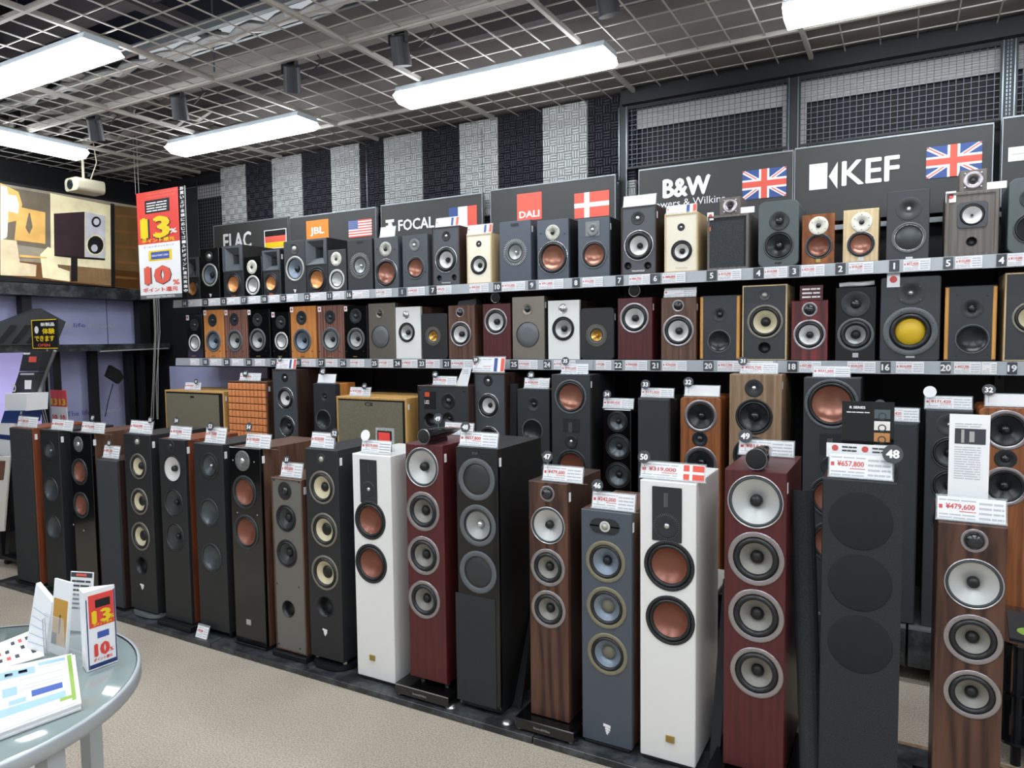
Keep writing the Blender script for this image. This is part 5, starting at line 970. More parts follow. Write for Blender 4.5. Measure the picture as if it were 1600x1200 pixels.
# spotlight cans on a track
tk = tag(MB().box(-6.0, -.017, -.03, 1.5, .017, .0).obj('light_track', 'wire_grey', None, (0, 2.75, 3.03)), 'light grey track in the ceiling grid carrying the spotlights', 'track')
for i, (px, py, rz, l) in enumerate(((150, 195, .5, 'leftmost black spotlight on the track'), (281, 158, .45, 'second black spotlight from the left'), (457, 110, .6, 'black spotlight above the gap between two lights'), (626, 66, .1, 'largest black spotlight in the middle'), (948, 2, -.2, 'black spotlight cut by the top edge'))):
    p = aty(px, py, 2.80); t = thing('spotlight', l, 'spotlight', (p.x, 2.78, 2.925), 'track spotlights')
    b = MB(); b.tube([(0, -.005, .06), (0, .0, .05), (0, .03, -.05), (0, .035, -.07)], [.036, .042, .045, .045], 20); b.obj('can', 'can_black', t, rot=(0, rz*.5, 0), smooth=False)
    MB().box(-.05, -.012, .02, -.046, .012, .07).box(.046, -.012, .02, .05, .012, .07).box(-.05, -.012, .0701, .05, .012, .074).obj('yoke', 'can_black', t)
    MB().tube([(.03, 0, .09), (.14, .03, .12), (.18, .05, .06), (.08, .05, .01)], .004, 6).obj('cable', 'can_black', t)

# ------------------------------------------------------------------ hanging red banner + black text strip
Yb = 3.5; a = aty(212.7, 303, Yb); b = aty(277.6, 303, Yb); zb = aty(219, 462, Yb).z; zm = aty(215, 383.5, Yb).z; w_ = (b.x-a.x)/2; h = a.z-zb; zmid = zm-zb
t = thing('hanging_banner', 'hanging red and white banner with large 13% and 10%', 'banner', ((a.x+b.x)/2, Yb, zb), None, .0)
MB().box(-w_, 0, 0, w_, .003, zmid).obj('lower_half', 'paper', t); MB().box(-w_, 0, zmid, w_, .003, h).obj('upper_half', 'red_print', t)
MB().box(-w_, -.001, -.03, w_, .004, -.0005).obj('base_strip', 'metal_grey', t); q = MB(); fine(q, -w_*.7, -.024, w_*.7, -.006, -.002, 2); q.obj('fine_print', 'white_print', t)['kind'] = 'stuff'
text('13', 'yellow_print', -w_*.12, -.004, zmid+(h-zmid)*.30, w_*1.45, (h-zmid)*.42, t, bold=.06); text('13', 'ink_dark', -w_*.12+.003, -.0025, zmid+(h-zmid)*.29, w_*1.5, (h-zmid)*.45, t, bold=.09)
text('%', 'paper', w_*.75, -.005, zmid+(h-zmid)*.2, w_*.35, .035, t, bold=.03); text('ポイント還元', 'yellow_print', -.0, -.005, zmid+.022, w_*1.6, .03, t, bold=.04)
MB().box(-w_*.58, -.002, zmid+(h-zmid)*.58, w_*.6, -.0003, zmid+(h-zmid)*.83).obj('black_card_picture', 'black_print', t); q = MB(); fine(q, -w_*.5, zmid+(h-zmid)*.6, w_*.5, zmid+(h-zmid)*.8, -.003, 4); q.obj('fine_print', 'white_print', t)
q = MB(); fine(q, -w_*.5, zmid+(h-zmid)*.86, w_*.95, zmid+(h-zmid)*.98, -.001, 2); q.obj('fine_print', 'flag_red', t)
text('ゴールドポイントカード', 'ink_dark', 0, -.002, zmid*.94, w_*1.5, .014, t); MB().box(-w_*.5, -.0015, zmid*.66, w_*.62, -.0003, zmid*.86).obj('gold_card_picture', 'yellow_print', t)
MB().box(-w_*.38, -.0025, zmid*.69, w_*.5, -.0016, zmid*.83).obj('card_logo', 'blue_print', t); text('GOLD POINT CARD', 'white_print', w_*.06, -.0035, zmid*.76, w_*.8, .014, t, bold=.03)
text('10', 'flag_red', -w_*.1, -.003, zmid*.38, w_*1.3, zmid*.36, t, bold=.06); text('10', 'ink_dark', -w_*.1+.002, -.002, zmid*.375, w_*1.35, zmid*.38, t, bold=.08); text('%', 'flag_red', w_*.78, -.003, zmid*.22, w_*.33, .04, t, bold=.03); text('ポイント還元', 'flag_red', w_*.0, -.004, zmid*.1, w_*1.7, .034, t, bold=.03)
for s in (-.04, .0): MB().tube([(-w_+.02+s, .01, h), (-w_+.01+s, .015, h+.45)], .002, 5).obj('hanging_wire', 'cable_white', t)
a2 = aty(279.5, 303, Yb); b2 = aty(289, 303, Yb); w2 = (b2.x-a2.x)/2
t = thing('text_strip', 'narrow black vertical strip with white characters beside the banner', 'sign', ((a2.x+b2.x)/2+.004, Yb, zb), None)
MB().box(-w2, 0, 0, w2, .003, h).obj('strip', 'black_print', t); MB().box(w2-.003, -.001, 0, w2, -.0002, h).obj('edge', 'white_print', t)
ch = 'お買い上げ金額に応じてゴールドポイント還元実施中'
for i, c_ in enumerate(ch): text(c_, 'white_print', -.002, -.002, h-(i+.5)*h/len(ch), w2*1.3, h/len(ch)*(.72 if c_ != 'ー' else .72), t, 'character', .03)

# ------------------------------------------------------------------ left wall: display, shelves, backdrops
XW = -5.98
t = thing('wall_display', 'large wall picture of a silver and black speaker in a living room', 'screen', (XW, 3.4, 2.06)); TO = t.location
def wp(x, y, d=.004): p = atx(x, y, XW); return (d, p.y-TO.y, p.z-TO.z)
for k, hx in (('pic_dark', '#6b6354'), ('pic_wall', '#8d8676'), ('pic_cream', '#e6dcb4'), ('pic_glow', '#fff4cf'), ('pic_gold', '#dcae62'), ('pic_brown', '#6e4a2a'), ('pic_box', '#35262a'), ('pic_silver', '#c4c4cc'), ('pic_sofa', '#d3c3a0'), ('pic_black', '#1c1a1c'), ('pic_shelf', '#5e4629')): mat(k, hx, .3, emit=.3, var=.18, bscale=7)
MB().box(-.04, -.62, -.03, 0, .61, .72).obj('bezel', 'deep_black', t)
def pic(nm, m, pts, d): MB().slab([wp(x, y, d) for x, y in pts], (.0015, 0, 0)).obj(nm, m, t)
pic('picture_wall', 'pic_wall', [(-40, 280), (213, 322), (219, 453), (-40, 422)], .001)
pic('picture_column', 'pic_cream', [(78, 302), (172, 321), (173, 446), (80, 437)], .003); pic('picture_floor', 'pic_brown', [(0, 405), (218, 425), (219, 453), (0, 430)], .003)
pic('picture_dark_wall', 'pic_dark', [(10, 292), (78, 304), (78, 390), (10, 380)], .003); pic('painting', 'pic_gold', [(27, 323), (70, 332), (70, 381), (22, 375)], .005)
pic('painting_figure', 'pic_dark', [(44, 333), (46, 333), (50, 355), (45, 366), (39, 356)], .007)
pic('picture_shelf', 'pic_shelf', [(174, 320), (213, 325), (218, 452), (176, 448)], .003)
for i in range(5): pic('picture_shelf_board', 'pic_brown', [(180, 335+i*24), (214, 338+i*24), (214, 341+i*24), (180, 339+i*24)], .005)
pic('picture_shelf_post', 'pic_black', [(172, 318), (178, 319), (179, 449), (173, 448)], .006)
pic('picture_lamp', 'pic_glow', [(0, 290), (9, 292), (12, 304), (24, 306), (29, 320), (27, 334), (12, 330), (10, 370), (0, 376)], .008); pic('picture_lamp_glow', 'pic_gold', [(0, 286), (28, 300), (34, 320), (26, 345), (0, 350)], .006)
pic('picture_armchair', 'pic_sofa', [(0, 374), (25, 376), (30, 410), (56, 414), (55, 432), (0, 430)], .007); pic('picture_armchair_back', 'pic_cream', [(62, 398), (74, 386), (84, 390), (90, 418), (108, 424), (108, 440), (66, 434)], .007)
pic('picture_table', 'pic_gold', [(30, 398), (72, 402), (72, 404), (30, 402)], .008)
pic('picture_speaker_side', 'pic_box', [(83, 334), (131, 331), (131, 402), (84, 398)], .009); pic('picture_speaker_front', 'pic_silver', [(132, 331), (163, 338), (163, 404), (132, 401)], .010)
pic('picture_stand', 'pic_black', [(84, 398), (163, 404), (163, 407), (120, 404), (120, 440), (110, 440), (110, 403), (84, 400)], .008)
for (cx_, cyy, r_, m_) in ((148, 347, 8, 'pic_black'), (148, 347, 5, 'pic_silver'), (147.5, 383, 15.5, 'pic_cream'), (147.5, 383, 13.5, 'pic_black'), (145, 388, 5.5, 'pic_silver')):
    pic('picture_driver', m_, [(cx_+r_*.92*math.cos(i*.4488), cyy+r_*1.05*math.sin(i*.4488)) for i in range(14)], .012+.001*(16-r_))
ws = thing('wall_shelf_unit', 'black shelving unit on the left wall with dusty top shelf', 'shelving', (-6.0, 3.3, 0))
MB().box(-.21, -1.6, 1.93, .08, .74, 2.02).obj('top_shelf', 'platform_laminate', ws); MB().box(-.21, -1.6, 1.49, .16, .86, 1.545).obj('middle_shelf', 'platform_laminate', ws)
for (px, w_) in ((39, .035), (222, .05)): y = atx(px, 480, -6.0).y-3.3; MB().box(-.05, y-w_, 1.545, .03, y+w_, 1.93).obj('post', 'deep_black', ws)
for (px, w_) in ((88, .03), (147, .03), (203, .03), (222, .02)): y = atx(px, 600, -5.98).y-3.3; MB().box(-.02, y-w_, .3, .04, y+w_, 1.49).obj('post', 'deep_black', ws)
MB().tube([(.19, .2, 1.485), (.19, .82, 1.50)], .006, 6).obj('rail', 'ring_light', ws)
def backdrop(label, x0, y0, x1, y1, zl, zh, m, txt=None):
    a = atx(x0, y0, -6.12); b = atx(x1, y1, -6.12); t = thing('backdrop_panel', label, 'panel', (-6.12, (a.y+b.y)/2, zl), 'lavender backdrop panels'); hw = (b.y-a.y)/2
    MB().box(-.01, -hw, 0, 0, hw, zh-zl).obj('panel', m, t)
    return t, hw
t, hw = backdrop('lavender backdrop with slogan between the two wall shelves', 48, 500, 215, 500, 1.546, 1.928, 'lavender')
def wt(t, s, m, hx0, hx1, z, hh): text(s, m, 0, 0, 0, 1, 1, t, 'lettering').matrix_local = Matrix.Translation((.002, (hx0+hx1)/2, z)) @ Matrix.Rotation(math.pi/2, 4, 'Z') @ Matrix.Diagonal((hx1-hx0, 1, hh, 1))
Y0 = t.location.y
for s, a_, b_, m_ in (('The', 94, 112, 'ring_white'), ('life', 115, 133, 'blue_print'), ('of sound.', 137, 182, 'ring_white')): wt(t, s, m_, atx(a_, 508, -6.12).y-Y0, atx(b_, 508, -6.12).y-Y0, atx(120, 508, -6.12).z-1.546, .035)
MB().box(.001, atx(167, 500, -6.12).y-Y0-.002, 0, .003, atx(167, 500, -6.12).y-Y0+.002, .38).obj('seam', 'deep_black', t)
backdrop('dim lavender backdrop at the left edge between shelves', -60, 500, 30, 500, 1.546, 1.928, 'lavender')
backdrop('lavender backdrop with bright light painted in at the left edge below the shelf', -60, 600, 62, 600, .9, 1.49, 'lavender_glow')
t, hw = backdrop('lower lavender backdrop with slogan behind the front towers', 92, 620, 143, 620, .8, 1.488, 'lavender'); Y0 = t.location.y
wt(t, 'The life', 'blue_print', atx(104, 647, -6.12).y-Y0, atx(141, 645, -6.12).y-Y0, atx(130, 645, -6.12).z-.8, .04)
t, hw = backdrop('narrow lower lavender backdrop behind the hanging adapter', 152, 620, 199, 620, .8, 1.488, 'lavender'); Y0 = t.location.y
wt(t, 'sound', 'ring_white', atx(158, 642, -6.12).y-Y0, atx(188, 640, -6.12).y-Y0, atx(170, 641, -6.12).z-.8, .04)
tag(MB().box(-5.75, 4.08, 1.12, -4.52, 4.1, 1.34).obj('backdrop_panel', 'lavender'), 'lavender panel behind the left oak cabinet', 'panel', 'lavender backdrop panels')
p = atx(168, 585, -5.95); t = thing('power_adapter', 'black power adapter hanging in front of the lavender backdrop', 'adapter', (-5.9, p.y, p.z-.03))
MB().slab([(0, -.06, .02), (0, .04, -.05), (0, .09, .0), (0, .06, .06), (0, -.02, .11)], (.04, 0, 0)).obj('body', 'deep_black', t); MB().tube([(.02, 0, -.05), (.02, -.05, -.2), (.02, -.08, -.32)], .004, 6).obj('cable', 'deep_black', t)
m = MB()
for k, (xa, xb) in enumerate(((241, 239), (243, 241), (246, 247), (249, 244))): m.tube([aty(xa-1, 466, 3.9), aty(xa+1, 520, 3.9), aty(xb, 600, 3.9), aty(xb+(k-2)*1.5, 655, 3.9)], .0035, 6)
tag(m.obj('cable_bundle', 'cable_white'), 'pale cables hanging below the red and white banner', 'cable')
m = MB()
for k in range(4): m.tube([aty(60+k*3, 556, 3.2), aty(64+k*2, 600, 3.2), aty(58+k*4, 640, 3.2), aty(66+k*3, 662, 3.2)], .004, 6)
tag(m.obj('cable_bundle', 'metal_grey'), 'grey cables hanging beside the tilted tripod pole', 'cable')
# projector
p = atx(131, 291, -5.5); t = thing('projector', 'small beige projector hanging from the ceiling above the wall picture', 'projector', (-5.5, p.y, p.z-.05))
link('body', shell(rrect(-.095, .0, .075, .1, .03), [circ(-.02, .05, .036, 24)], -.09, .12, .004), 'plastic_beige', t)
cobj('lens', clathe([(1, 0), (1, -.1), (.9, -.14), (.8, .05), (.4, -.05), (0, -.08)], 24), 'lens_glass', t, (-.02, -.09, .05), None, .037)
MB().tube([(0, 0, .1), (0, 0, 3.02-t.location.z)], .010, 8).obj('mount_pole', 'plastic_beige', t); MB().tube([(.06, .02, .1), (.11, .04, .22), (.06, .05, .4), (.04, .05, .5)], .004, 6).obj('cable', 'plastic_beige', t)
# black equipment on the middle shelf
t = thing('equipment_case', 'black ribbed equipment cases tilted on the middle wall shelf', 'case', (-5.95, 3.05, 1.546))
MB().slab([(0, -.35, 0), (0, .12, 0), (0, .2, .18), (0, .02, .28), (0, -.35, .12)], (.12, 0, 0)).obj('case', 'baffle_charcoal', t)
for k in range(4): MB().slab([(.121, -.3+.1*k, .02), (.121, -.26+.1*k, .02), (.121, -.16+.1*k, .15), (.121, -.2+.1*k, .15)], (.01, 0, 0)).obj('rib', 'deep_black', t)
# yellow and black POP sign on a pole + tilted pole
Yp = 2.9; a = aty(49, 500, Yp); b = aty(88, 500, Yp); z0 = aty(49, 545, Yp).z; w_ = (b.x-a.x)/2; h = a.z-z0
t = thing('pop_sign', 'black and yellow framed sign on a thin pole at left', 'sign', ((a.x+b.x)/2, Yp, .0)); zz = z0
MB().box(-w_, 0, zz, w_, .012, zz+h).obj('board', 'black_print', t)
fr = .006; MB().box(-w_, -.002, zz, w_, -.0002, zz+fr).box(-w_, -.002, zz+h-fr, w_, -.0002, zz+h).box(-w_, -.002, zz+fr, -w_+fr, -.0002, zz+h-fr).obj('yellow_border', 'yellow_print', t)
text('新製品', 'white_print', w_*.3, -.002, zz+h*.83, w_*1.1, h*.13, t, bold=.04); text('体験', 'yellow_print', w_*.35, -.002, zz+h*.6, w_*1.0, h*.2, t, bold=.05); text('できます', 'yellow_print', 0, -.002, zz+h*.35, w_*1.6, h*.2, t, bold=.05); text('OPEN', 'flag_red', -.01, -.002, zz+h*.12, w_*1.0, h*.1, t, bold=.03)
cobj('logo', clathe([(0, 0), (1, 0)], 16), 'white_print', t, (-w_*.6, -.002, zz+h*.65), None, h*.13)
MB().tube([(w_*.1, .006, zz), (0, .01, .02)], .006, 8).obj('pole', 'metal_grey', t); MB().box(-.09, -.07, .001, .09, .1, .012).obj('base', 'metal_black', t)
a = aty(86, 548, 2.75); b = aty(47, 652, 2.75); d_ = b-a; m = MB().tube([a, a+d_*2.0, a+d_*(a.z-.02)/(a.z-b.z)], .011, 8)
tag(m.obj('tilted_pole', 'metal_grey'), 'grey metal pole leaning diagonally beside the yellow sign', 'pole')
# stacked product boxes at the left edge: dark carton boards and blue white boxes
def board(nm, label, cat, pts, Y, m, d=.02):
    t = thing(nm, label, cat, aty(pts[0][0], pts[0][1], Y)); o = t.location; MB().slab([aty(x, y, Y)-o for x, y in pts], (0, d, 0)).obj('panel', m, t)
    return t, (lambda x, y, e=.002: aty(x, y, Y)-o-Vector((0, e, 0)))
t, P = board('carton_board', 'dark upper carton with pale logo under the middle wall shelf', 'carton', [(37, 549), (67, 549), (60, 580), (30, 580)], 2.78, 'baffle_charcoal', .06)
MB().poly([P(46, 557), P(58, 557), P(57, 566), P(45, 566)]).obj('sticker', 'flag_red', t); MB().poly([P(37, 551), P(48, 551), P(47, 554), P(37, 554)]).obj('print', 'white_print', t)
t, P = board('carton_board', 'dark lower carton with white sticker beside the tilted pole', 'carton', [(30, 581), (58, 581), (48, 617), (18, 617)], 2.74, 'baffle_charcoal', .06)
MB().poly([P(39, 594), P(50, 594), P(49, 608), P(39, 608)]).obj('sticker', 'paper', t); MB().poly([P(32, 583), P(54, 583), P(53, 586), P(32, 586)]).obj('print', 'ink_grey', t)
cobj('ring_print', clathe([(1, 0), (.6, 0)], 20), 'paper', t, P(22, 606), None, .03)
t, P = board('white_carton', 'upper white carton in the stack at the left edge', 'carton', [(8, 615), (42, 615), (41, 642), (7, 641)], 2.65, 'paper', .14)
t, P = board('blue_carton', 'navy blue carton under the upper white carton', 'carton', [(7, 642), (32, 642), (29, 661), (1, 661)], 2.62, 'navy_print', .14)
t, P = board('white_carton', 'lower white carton left of the leftmost tower', 'carton', [(-30, 662), (17, 662), (20, 715), (-30, 705)], 2.6, 'paper', .14)
MB().poly([P(-30, 676), P(17, 680), P(18, 688), P(-30, 682)]).obj('stripe', 'navy_print', t)
t, P = board('floor_poster', 'white framed poster standing at the left edge', 'poster', [(-30, 710), (15, 714), (6, 830), (-30, 832)], 2.5, 'paper_warm', .01)
MB().poly([P(-30, 720), P(9, 720), P(6, 750), P(-30, 750)]).obj('poster_picture', 'cone_rose', t)
t = thing('speaker_trolley', 'black trolley with castor behind the leftmost tower', 'trolley', aty(12, 930, 2.62)); o = t.location.copy(); t.location.z = 0; o.z = 0
MB().slab([aty(15, 700, 2.62)-o, aty(20, 700, 2.62)-o, aty(13, 905, 2.62)-o, aty(6, 905, 2.62)-o], (0, .03, 0)).obj('upright', 'metal_black', t)
q = aty(14, 830, 2.62)-o; MB().box(q.x, .0, .07, q.x+.22, .19, q.z).obj('case', 'deep_black', t); MB().box(q.x-.02, -.05, .045, q.x+.25, .2, .069).obj('deck', 'metal_black', t)
for sx in (0, .2): cobj('castor', clathe([(0, -.6), (.8, -.6), (1, -.3), (1, .3), (.8, .6), (0, .6)], 18), 'rubber', t, (q.x+sx, -.02, .022), (0, 0, math.pi/2), .021)
# small red 13/10 double card
Yp = 3.0; a = aty(78, 609, Yp); b = aty(103, 609, Yp); z0 = aty(78, 662, Yp).z; w_ = (b.x-a.x)/2; h = a.z-z0
t = thing('point_card_sign', 'small twin red and white 13 and 10 sign behind the second tower', 'sign', ((a.x+b.x)/2, Yp, z0))
for s in (-1, 1):
    c = s*w_*.5; MB().box(c-w_*.48, 0, 0, c+w_*.48, .004, h*.52).obj('lower_half', 'paper', t); MB().box(c-w_*.48, 0, h*.5201, c+w_*.48, .004, h).obj('upper_half', 'red_print', t)
    text('13', 'yellow_print', c, -.002, h*.66, w_*.8, h*.2, t, bold=.06); text('10', 'red_print', c, -.002, h*.2, w_*.6, h*.18, t, bold=.05)
MB().box(-.006, .005, .0-z0+.001, .006, .012, .2).obj('post', 'acrylic_edge', t)

# ------------------------------------------------------------------ round glass table with printed matter
TX, TY, TZ, TR = -2.0, .75, .72, .447
t = thing('round_table', 'round glass topped table with grey metal rim and legs', 'table', (TX, TY, 0))
link('glass_top', lathe([(0, -TZ), (TR-.012, -TZ), (TR-.006, -TZ+.003), (TR-.006, -TZ+.010), (0, -TZ+.010)], 72), 'glass_top', t, rot=(-math.pi/2, 0, 0))
link('rim', lathe([(TR-.006, -TZ-.001), (TR, -TZ-.001), (TR+.003, -TZ+.003), (TR+.003, -TZ+.032), (TR-.004, -TZ+.036), (TR-.012, -TZ+.034), (TR-.012, -TZ+.011)], 72), 'frosted_rim', t, rot=(-math.pi/2, 0, 0))
for k in range(4):
    a = math.radians(8+90*k); o = MB().box(-.02, -.02, .001, .02, .02, TZ-.036).obj('leg', 'frosted_rim', t, (math.cos(a)*(TR-.035), math.sin(a)*(TR-.035), 0), (0, 0, a))
MB().box(-TR*.9, -.015, TZ-.07, TR*.9, .015, TZ-.0365).box(-.015, -TR*.9, TZ-.07, .015, TR*.9, TZ-.0365).obj('cross_bar', 'frosted_rim', t)
zt = TZ+.0015
def T(x, y, z=zt): return atz(x, y, z)
# triangular 13% / 10% tower card
A = T(136, 1051); Bp = T(184.5, 1033); Lp = T(129, 1040); Lp = A+(Lp-A).normalized()*.05; hh = .205
t = thing('point_card_stand', 'three sided red and white 13% and 10% stand on the glass table', 'sign', A); Bv = Bp-A; Cv = Lp-A
MB().slab([(0, 0, 0), tuple(Bv), tuple(Cv)], (0, 0, hh)).obj('prism', 'paper', t)
W_ = Bv.length; ang = math.atan2(Bv.y, Bv.x)
f = bpy.data.objects.new('front_print', MB().box(W_*.14, -.001, hh*.53, W_*.94, -.0002, hh*.94).mesh()); f.data.materials.append(M['red_print']); C.objects.link(f); f.parent = t; f.rotation_euler = (0, 0, ang)
text('13', 'yellow_print', W_*.52, -.003, hh*.66, W_*.62, hh*.17, f, bold=.06); text('%', 'yellow_print', W_*.86, -.003, hh*.62, W_*.12, hh*.05, f, bold=.04); text('ポイント還元', 'yellow_print', W_*.55, -.003, hh*.565, W_*.6, hh*.035, f, bold=.03)
MB().box(W_*.35, -.002, hh*.77, W_*.82, -.0012, hh*.87).obj('card_picture', 'black_print', f); MB().box(W_*.38, -.001, hh*.38, W_*.75, -.0002, hh*.46).obj('gold_card_picture', 'blue_print', f)
text('10', 'red_print', W_*.5, -.002, hh*.24, W_*.5, hh*.17, f, bold=.06); text('%', 'red_print', W_*.8, -.002, hh*.2, W_*.12, hh*.05, f, bold=.04); text('ポイント還元', 'red_print', W_*.52, -.002, hh*.12, W_*.6, hh*.04, f, bold=.03)
MB().box(W_*.95, -.001, .004, W_*.985, -.0002, hh*.95).box(W_*.1, -.001, .004, W_*.95, -.0002, .014).box(W_*.06, -.001, .004, W_*.09, -.0002, hh*.9).obj('black_edging', 'navy_print', f)
# brochure holder
A = T(73, 1021); Bq = T(107, 1034); Bv = Bq-A; W_ = .088; ang = math.atan2(Bv.y, Bv.x)
t = thing('brochure_holder', 'acrylic holder with a white brochure showing an orange sunset photo', 'brochure holder', A, None, ang)
MB().box(0, 0, 0, W_, .002, .11).box(0, .002, 0, W_, .05, .003).box(0, .048, 0, W_, .05, .16).obj('acrylic_holder', 'acrylic', t)
b_ = MB().box(.004, .004, .004, W_-.004, .010, .20).obj('brochure', 'paper', t, rot=(-.12, 0, 0)); MB().box(.012, .0025, .03, W_-.012, .0038, .15).obj('photo', 'photo_sunset', b_); MB().box(.012, .002, .03, W_*.4, .0024, .06).box(W_*.5, .002, .06, W_*.56, .0024, .11).obj('photo_figure', 'ink_dark', b_)
m = MB(); m.tube([(.012, -.012, .0), (.012, -.012, .10), (.022, -.012, .105), (.022, -.012, .0)], .0012, 6); tag(m.obj('wire_stand', 'chrome', None, A), 'thin chrome wire stand in front of the brochure holder', 'stand')
# folded white calendar leaflet
a = T(40, 1015); b = T(70, 1033); up = Vector((.02, .05, .2))
t = thing('folded_leaflet', 'standing white folded leaflet with pale grid left of the brochure holder', 'leaflet', a)
tl = Vector((0, .035, .17)); Bv = (T(69, 1022)-a); d_ = Vector((0, .012, 0))
MB().slab([(0, 0, 0), tuple(Bv), tuple(Bv+tl*.78), tuple(tl*1.02)], d_).obj('sheet', 'paper', t)
q = MB()
for i in range(1, 6): q.slab([tuple(Bv*.08+tl*(i*.13)-d_*.1), tuple(Bv*.92+tl*(i*.11)-d_*.1), tuple(Bv*.92+tl*(i*.11+.006)-d_*.1), tuple(Bv*.08+tl*(i*.13+.006)-d_*.1)], d_*.05)
q.obj('grid_print', 'sky_print', t); 
# leaflet with small red pictures lying left
P4 = [T(-30, 1018), T(47, 987), T(70, 1026), T(-30, 1055)]
t = thing('flat_leaflet', 'white flat leaflet with small red pictures at the left edge of table', 'leaflet', P4[0]); MB().slab([p-P4[0] for p in P4], (0, 0, .003)).obj('sheet', 'paper', t)
for i in range(5):
    for j in range(3):
        if (i*3+j) % 4 == 3: continue
        u, v = .28+.14*i, .16+.26*j; 
        def bl(u, v): return (P4[0]*(1-u)*(1-v)+P4[1]*u*(1-v)+P4[2]*u*v+P4[3]*(1-u)*v)-P4[0]+Vector((0, 0, .0034))
        MB().poly([bl(u, v), bl(u, v+.13), bl(u+.07, v+.13), bl(u+.07, v)]).obj('picture', 'ink_red' if (i+j) % 2 else 'ink_dark', t)
# newspaper like leaflet behind
A = T(99, 960); t = thing('standing_leaflet', 'grey printed leaflet standing behind the brochure holder', 'leaflet', T(108, 985), None, .3)
s_ = MB().box(0, 0, 0, .075, .004, .17).obj('sheet', 'paper', t, rot=(-.1, 0, 0)); MB().box(.002, -.001, .155, .073, -.0002, .168).obj('header', 'ink_dark', s_); MB().box(.02, -.0015, .158, .055, -.0011, .165).obj('red_header', 'flag_red', s_)
q = MB(); fine(q, .006, .06, .07, .15, -.001, 7); q.obj('fine_print', 'ink_dark', s_)['kind'] = 'stuff'
# stack of flyers
P4 = [T(-60, 1070), T(115, 1033), T(125, 1110), T(-60, 1180)]
for k in range(6):
    off = Vector((.003*math.sin(k*2.1), .003*math.cos(k*1.7), .0035*k)); t = thing('flyer', ('lowest', 'second lowest', 'third lowest', 'third highest', 'second highest', 'topmost')[k]+' flyer in the stack on the glass table', 'flyer', P4[0]+off, 'stack of flyers')
    MB().slab([p-P4[0] for p in P4], (0, 0, .0033)).obj('sheet', 'paper', t)
def bl2(u, v, e=.0036): return (P4[0]*(1-u)*(1-v)+P4[1]*u*(1-v)+P4[2]*u*v+P4[3]*(1-u)*v)-P4[0]+Vector((0, 0, e))
def fq(u0, v0, u1, v1, m, nm='picture', e=.0036): MB().poly([bl2(u0, v1, e), bl2(u1, v1, e), bl2(u1, v0, e), bl2(u0, v0, e)]).obj(nm, m, t)
fq(.02, .1, .65, .24, 'sky_print'); fq(.68, .05, .93, .12, 'sky_print'); fq(.95, .02, .99, .95, 'green_print'); fq(.35, .4, .48, .55, 'sky_print'); fq(.6, .55, .88, .66, 'blue_print'); fq(.3, .72, .9, .84, 'sky_print'); fq(.84, .84, .95, .9, 'green_print'); fq(.4, .62, .55, .7, 'sky_print')
for (u0, v0, u1, v1) in ((.68, .15, .9, .17), (.5, .3, .9, .32), (.55, .42, .9, .44), (.5, .48, .9, .5)): fq(u0, v0, u1, v1, 'ink_grey', 'print_line')
fq(.38, .14, .45, .2, 'ink_dark'); fq(.5, .13, .58, .19, 'ink_dark')

# ------------------------------------------------------------------ loose grille panels, racks, shoes
def leaner(label, top, bot, Y, w_, m='cloth_dark', thick=.02, dy=.12, bend=0):
    a = aty(*top, Y+dy); b = aty(*bot, Y); t = thing('grille_panel', label, 'speaker grille', (b.x, b.y, .03), 'loose speaker grilles leaning between towers'); z = max(b.z, .031)-.03
    q = MB(); n = 8; L_ = []
    for i in range(n+1):
        f_ = i/n; c = bend*math.sin(math.pi*f_); L_.append((Vector((a.x-b.x, dy, a.z-.03))*f_+Vector((0, 0, z))*(1-f_)+Vector((c, 0, 0))))
    for i in range(n):
        p0, p1 = L_[i], L_[i+1]; q.slab([p0, p0+Vector((w_, 0, 0)), p1+Vector((w_, 0, 0)), p1], (0, thick, 0))
    q.obj('panel', m, t); return t
leaner('dark grille panel leaning left of the middle rosewood tower', (822, 925), (799, 1110), 2.5, .045, 'cloth_dark', .015, .2)
leaner('thin dark grille leaning between the right white and red towers', (1130, 905), (1108, 1196), 2.5, .035, 'baffle_charcoal', .012, .18)
bp_ = aty(1268, 1240, 2.40); bp_.z = .035; tp_ = aty(1252, 766, 2.50); t = thing('grille_panel', 'bent black grille panel leaning right of the right red tower', 'speaker grille', bp_, 'loose speaker grilles leaning between towers')
q = MB(); n = 10; ax_ = tp_-bp_
for w0_, w1_ in ((0, 1),):
    ar = [(math.cos(math.radians(200-22*i)), -math.sin(math.radians(200-22*i))) for i in range(n+1)]; r0, r1 = .036, .036
    for i in range(n):
        a0, a1 = ar[i], ar[i+1]; P0 = Vector((a0[0]*r0, a0[1]*r0+.03, 0)); P1 = Vector((a1[0]*r0, a1[1]*r0+.03, 0)); Q0 = ax_+Vector((a0[0]*r1, a0[1]*r1+.03, 0)); Q1 = ax_+Vector((a1[0]*r1, a1[1]*r1+.03, 0))
        k_ = .9; q.poly([P0, P1, Q1, Q0]); q.poly([P1*k_, P0*k_, ax_+(Q0-ax_)*k_, ax_+(Q1-ax_)*k_]); q.poly([Q0, Q1, ax_+(Q1-ax_)*k_, ax_+(Q0-ax_)*k_])
q.obj('panel', 'cloth_black', t)
leaner('narrow black grille panel right of the rear dark walnut tower with white cone', (797, 600), (795, 880), 3.62, .045, 'cloth_dark', .02, .0)
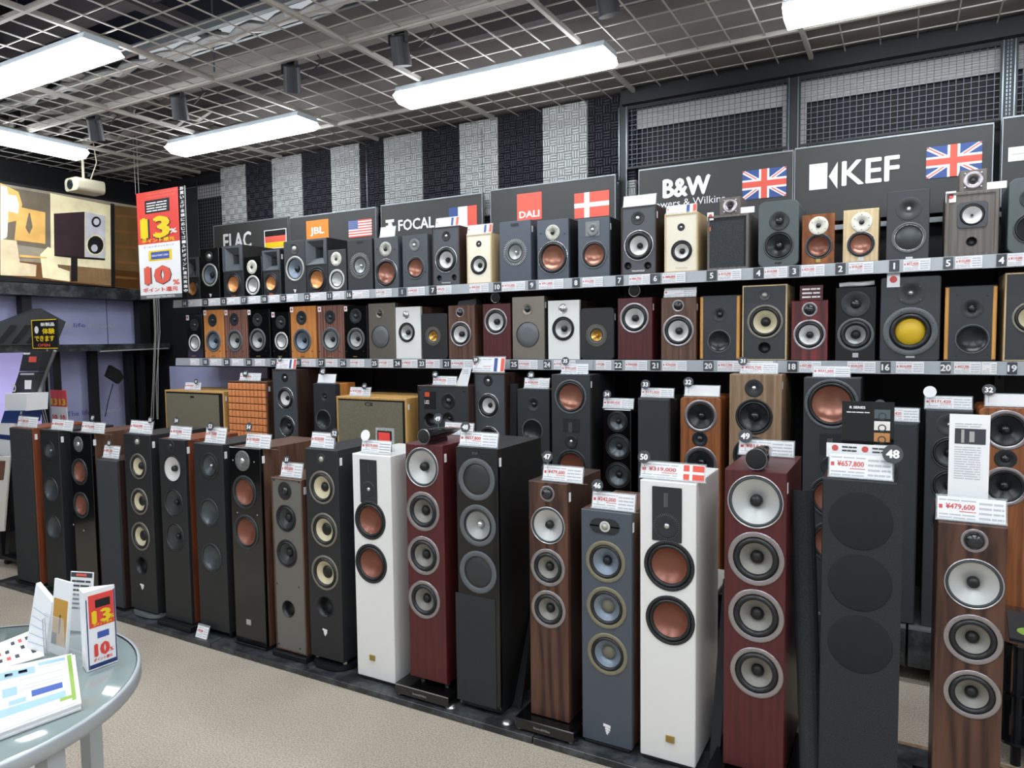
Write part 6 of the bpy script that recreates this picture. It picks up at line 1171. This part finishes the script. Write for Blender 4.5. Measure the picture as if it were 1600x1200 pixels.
for (px, py) in ((712, 1099), (798, 1124)):
    p = atz(px, py, .03); tag(link('spike_shoe', lathe([(0, -.012), (.012, -.012), (.022, -.004), (.022, 0), (0, 0)], 24), 'chrome', None, (p.x, 2.375, .0285), (-math.pi/2, 0, 0)), 'silver spike shoe at the '+('left' if px < 750 else 'right')+' foot of the flat woofer tower', 'spike shoe')
def rack(label, x0, x1, y0, y1, zs, top=None):
    t = thing('glass_rack', label, 'audio rack', ((x0+x1)/2, (y0+y1)/2, 0), 'glass audio racks'); w_, d_ = (x1-x0)/2, (y1-y0)/2
    for z in zs:
        MB().slab([(x, y, z) for x, y in rrect(-w_, -d_, w_, d_, .05)], (0, 0, .01)).obj('shelf', 'glass_dark', t)
    for sx in (-1, 1):
        for sy in (-1, 1): MB().tube([(sx*(w_-.06), sy*(d_-.05), 0.001), (sx*(w_-.06), sy*(d_-.05), zs[-1])], .016, 12).obj('post', 'metal_black', t)
    return t
rack('black glass rack at the right edge behind the rosewood tower', .31, .85, 2.98, 3.4, (.09, .27, .45))
t = tag(MB().slab([(.34, 3.02, .461), (.6, 3.0, .461), (.62, 3.3, .461), (.36, 3.32, .461)], (0, 0, .006)).obj('printed_mat', 'baffle_charcoal'), 'dark mat with green print on the right glass rack', 'mat')
cobj('green_spot', clathe([(0, 0), (1, 0)], 20), 'green_print', t, (.42, 3.1, .4675), (-math.pi/2, 0, 0), .05)
rack('pale topped glass rack between the right white and red towers', -.95, -.66, 2.98, 3.3, (.12, .3, .46))
tag(MB().box(-.93, 3.0, .471, -.68, 3.28, .478).obj('metal_plate', 'ring_light'), 'pale perforated plate on the glass rack between white and red towers', 'plate')
# arched loose grille: replaces the flat stand-in with a curved half shell
t = thing('display_table', 'small black table under the cartons at the left edge', 'table', (-5.67, 2.62, 0)); zc_ = aty(-30, 708, 2.6).z
MB().box(-.3, 0, zc_-.02, -.0, .2, zc_-.003).box(-.28, .02, .001, -.24, .18, zc_-.0201).box(-.06, .02, .001, -.02, .18, zc_-.0201).obj('frame', 'metal_black', t)
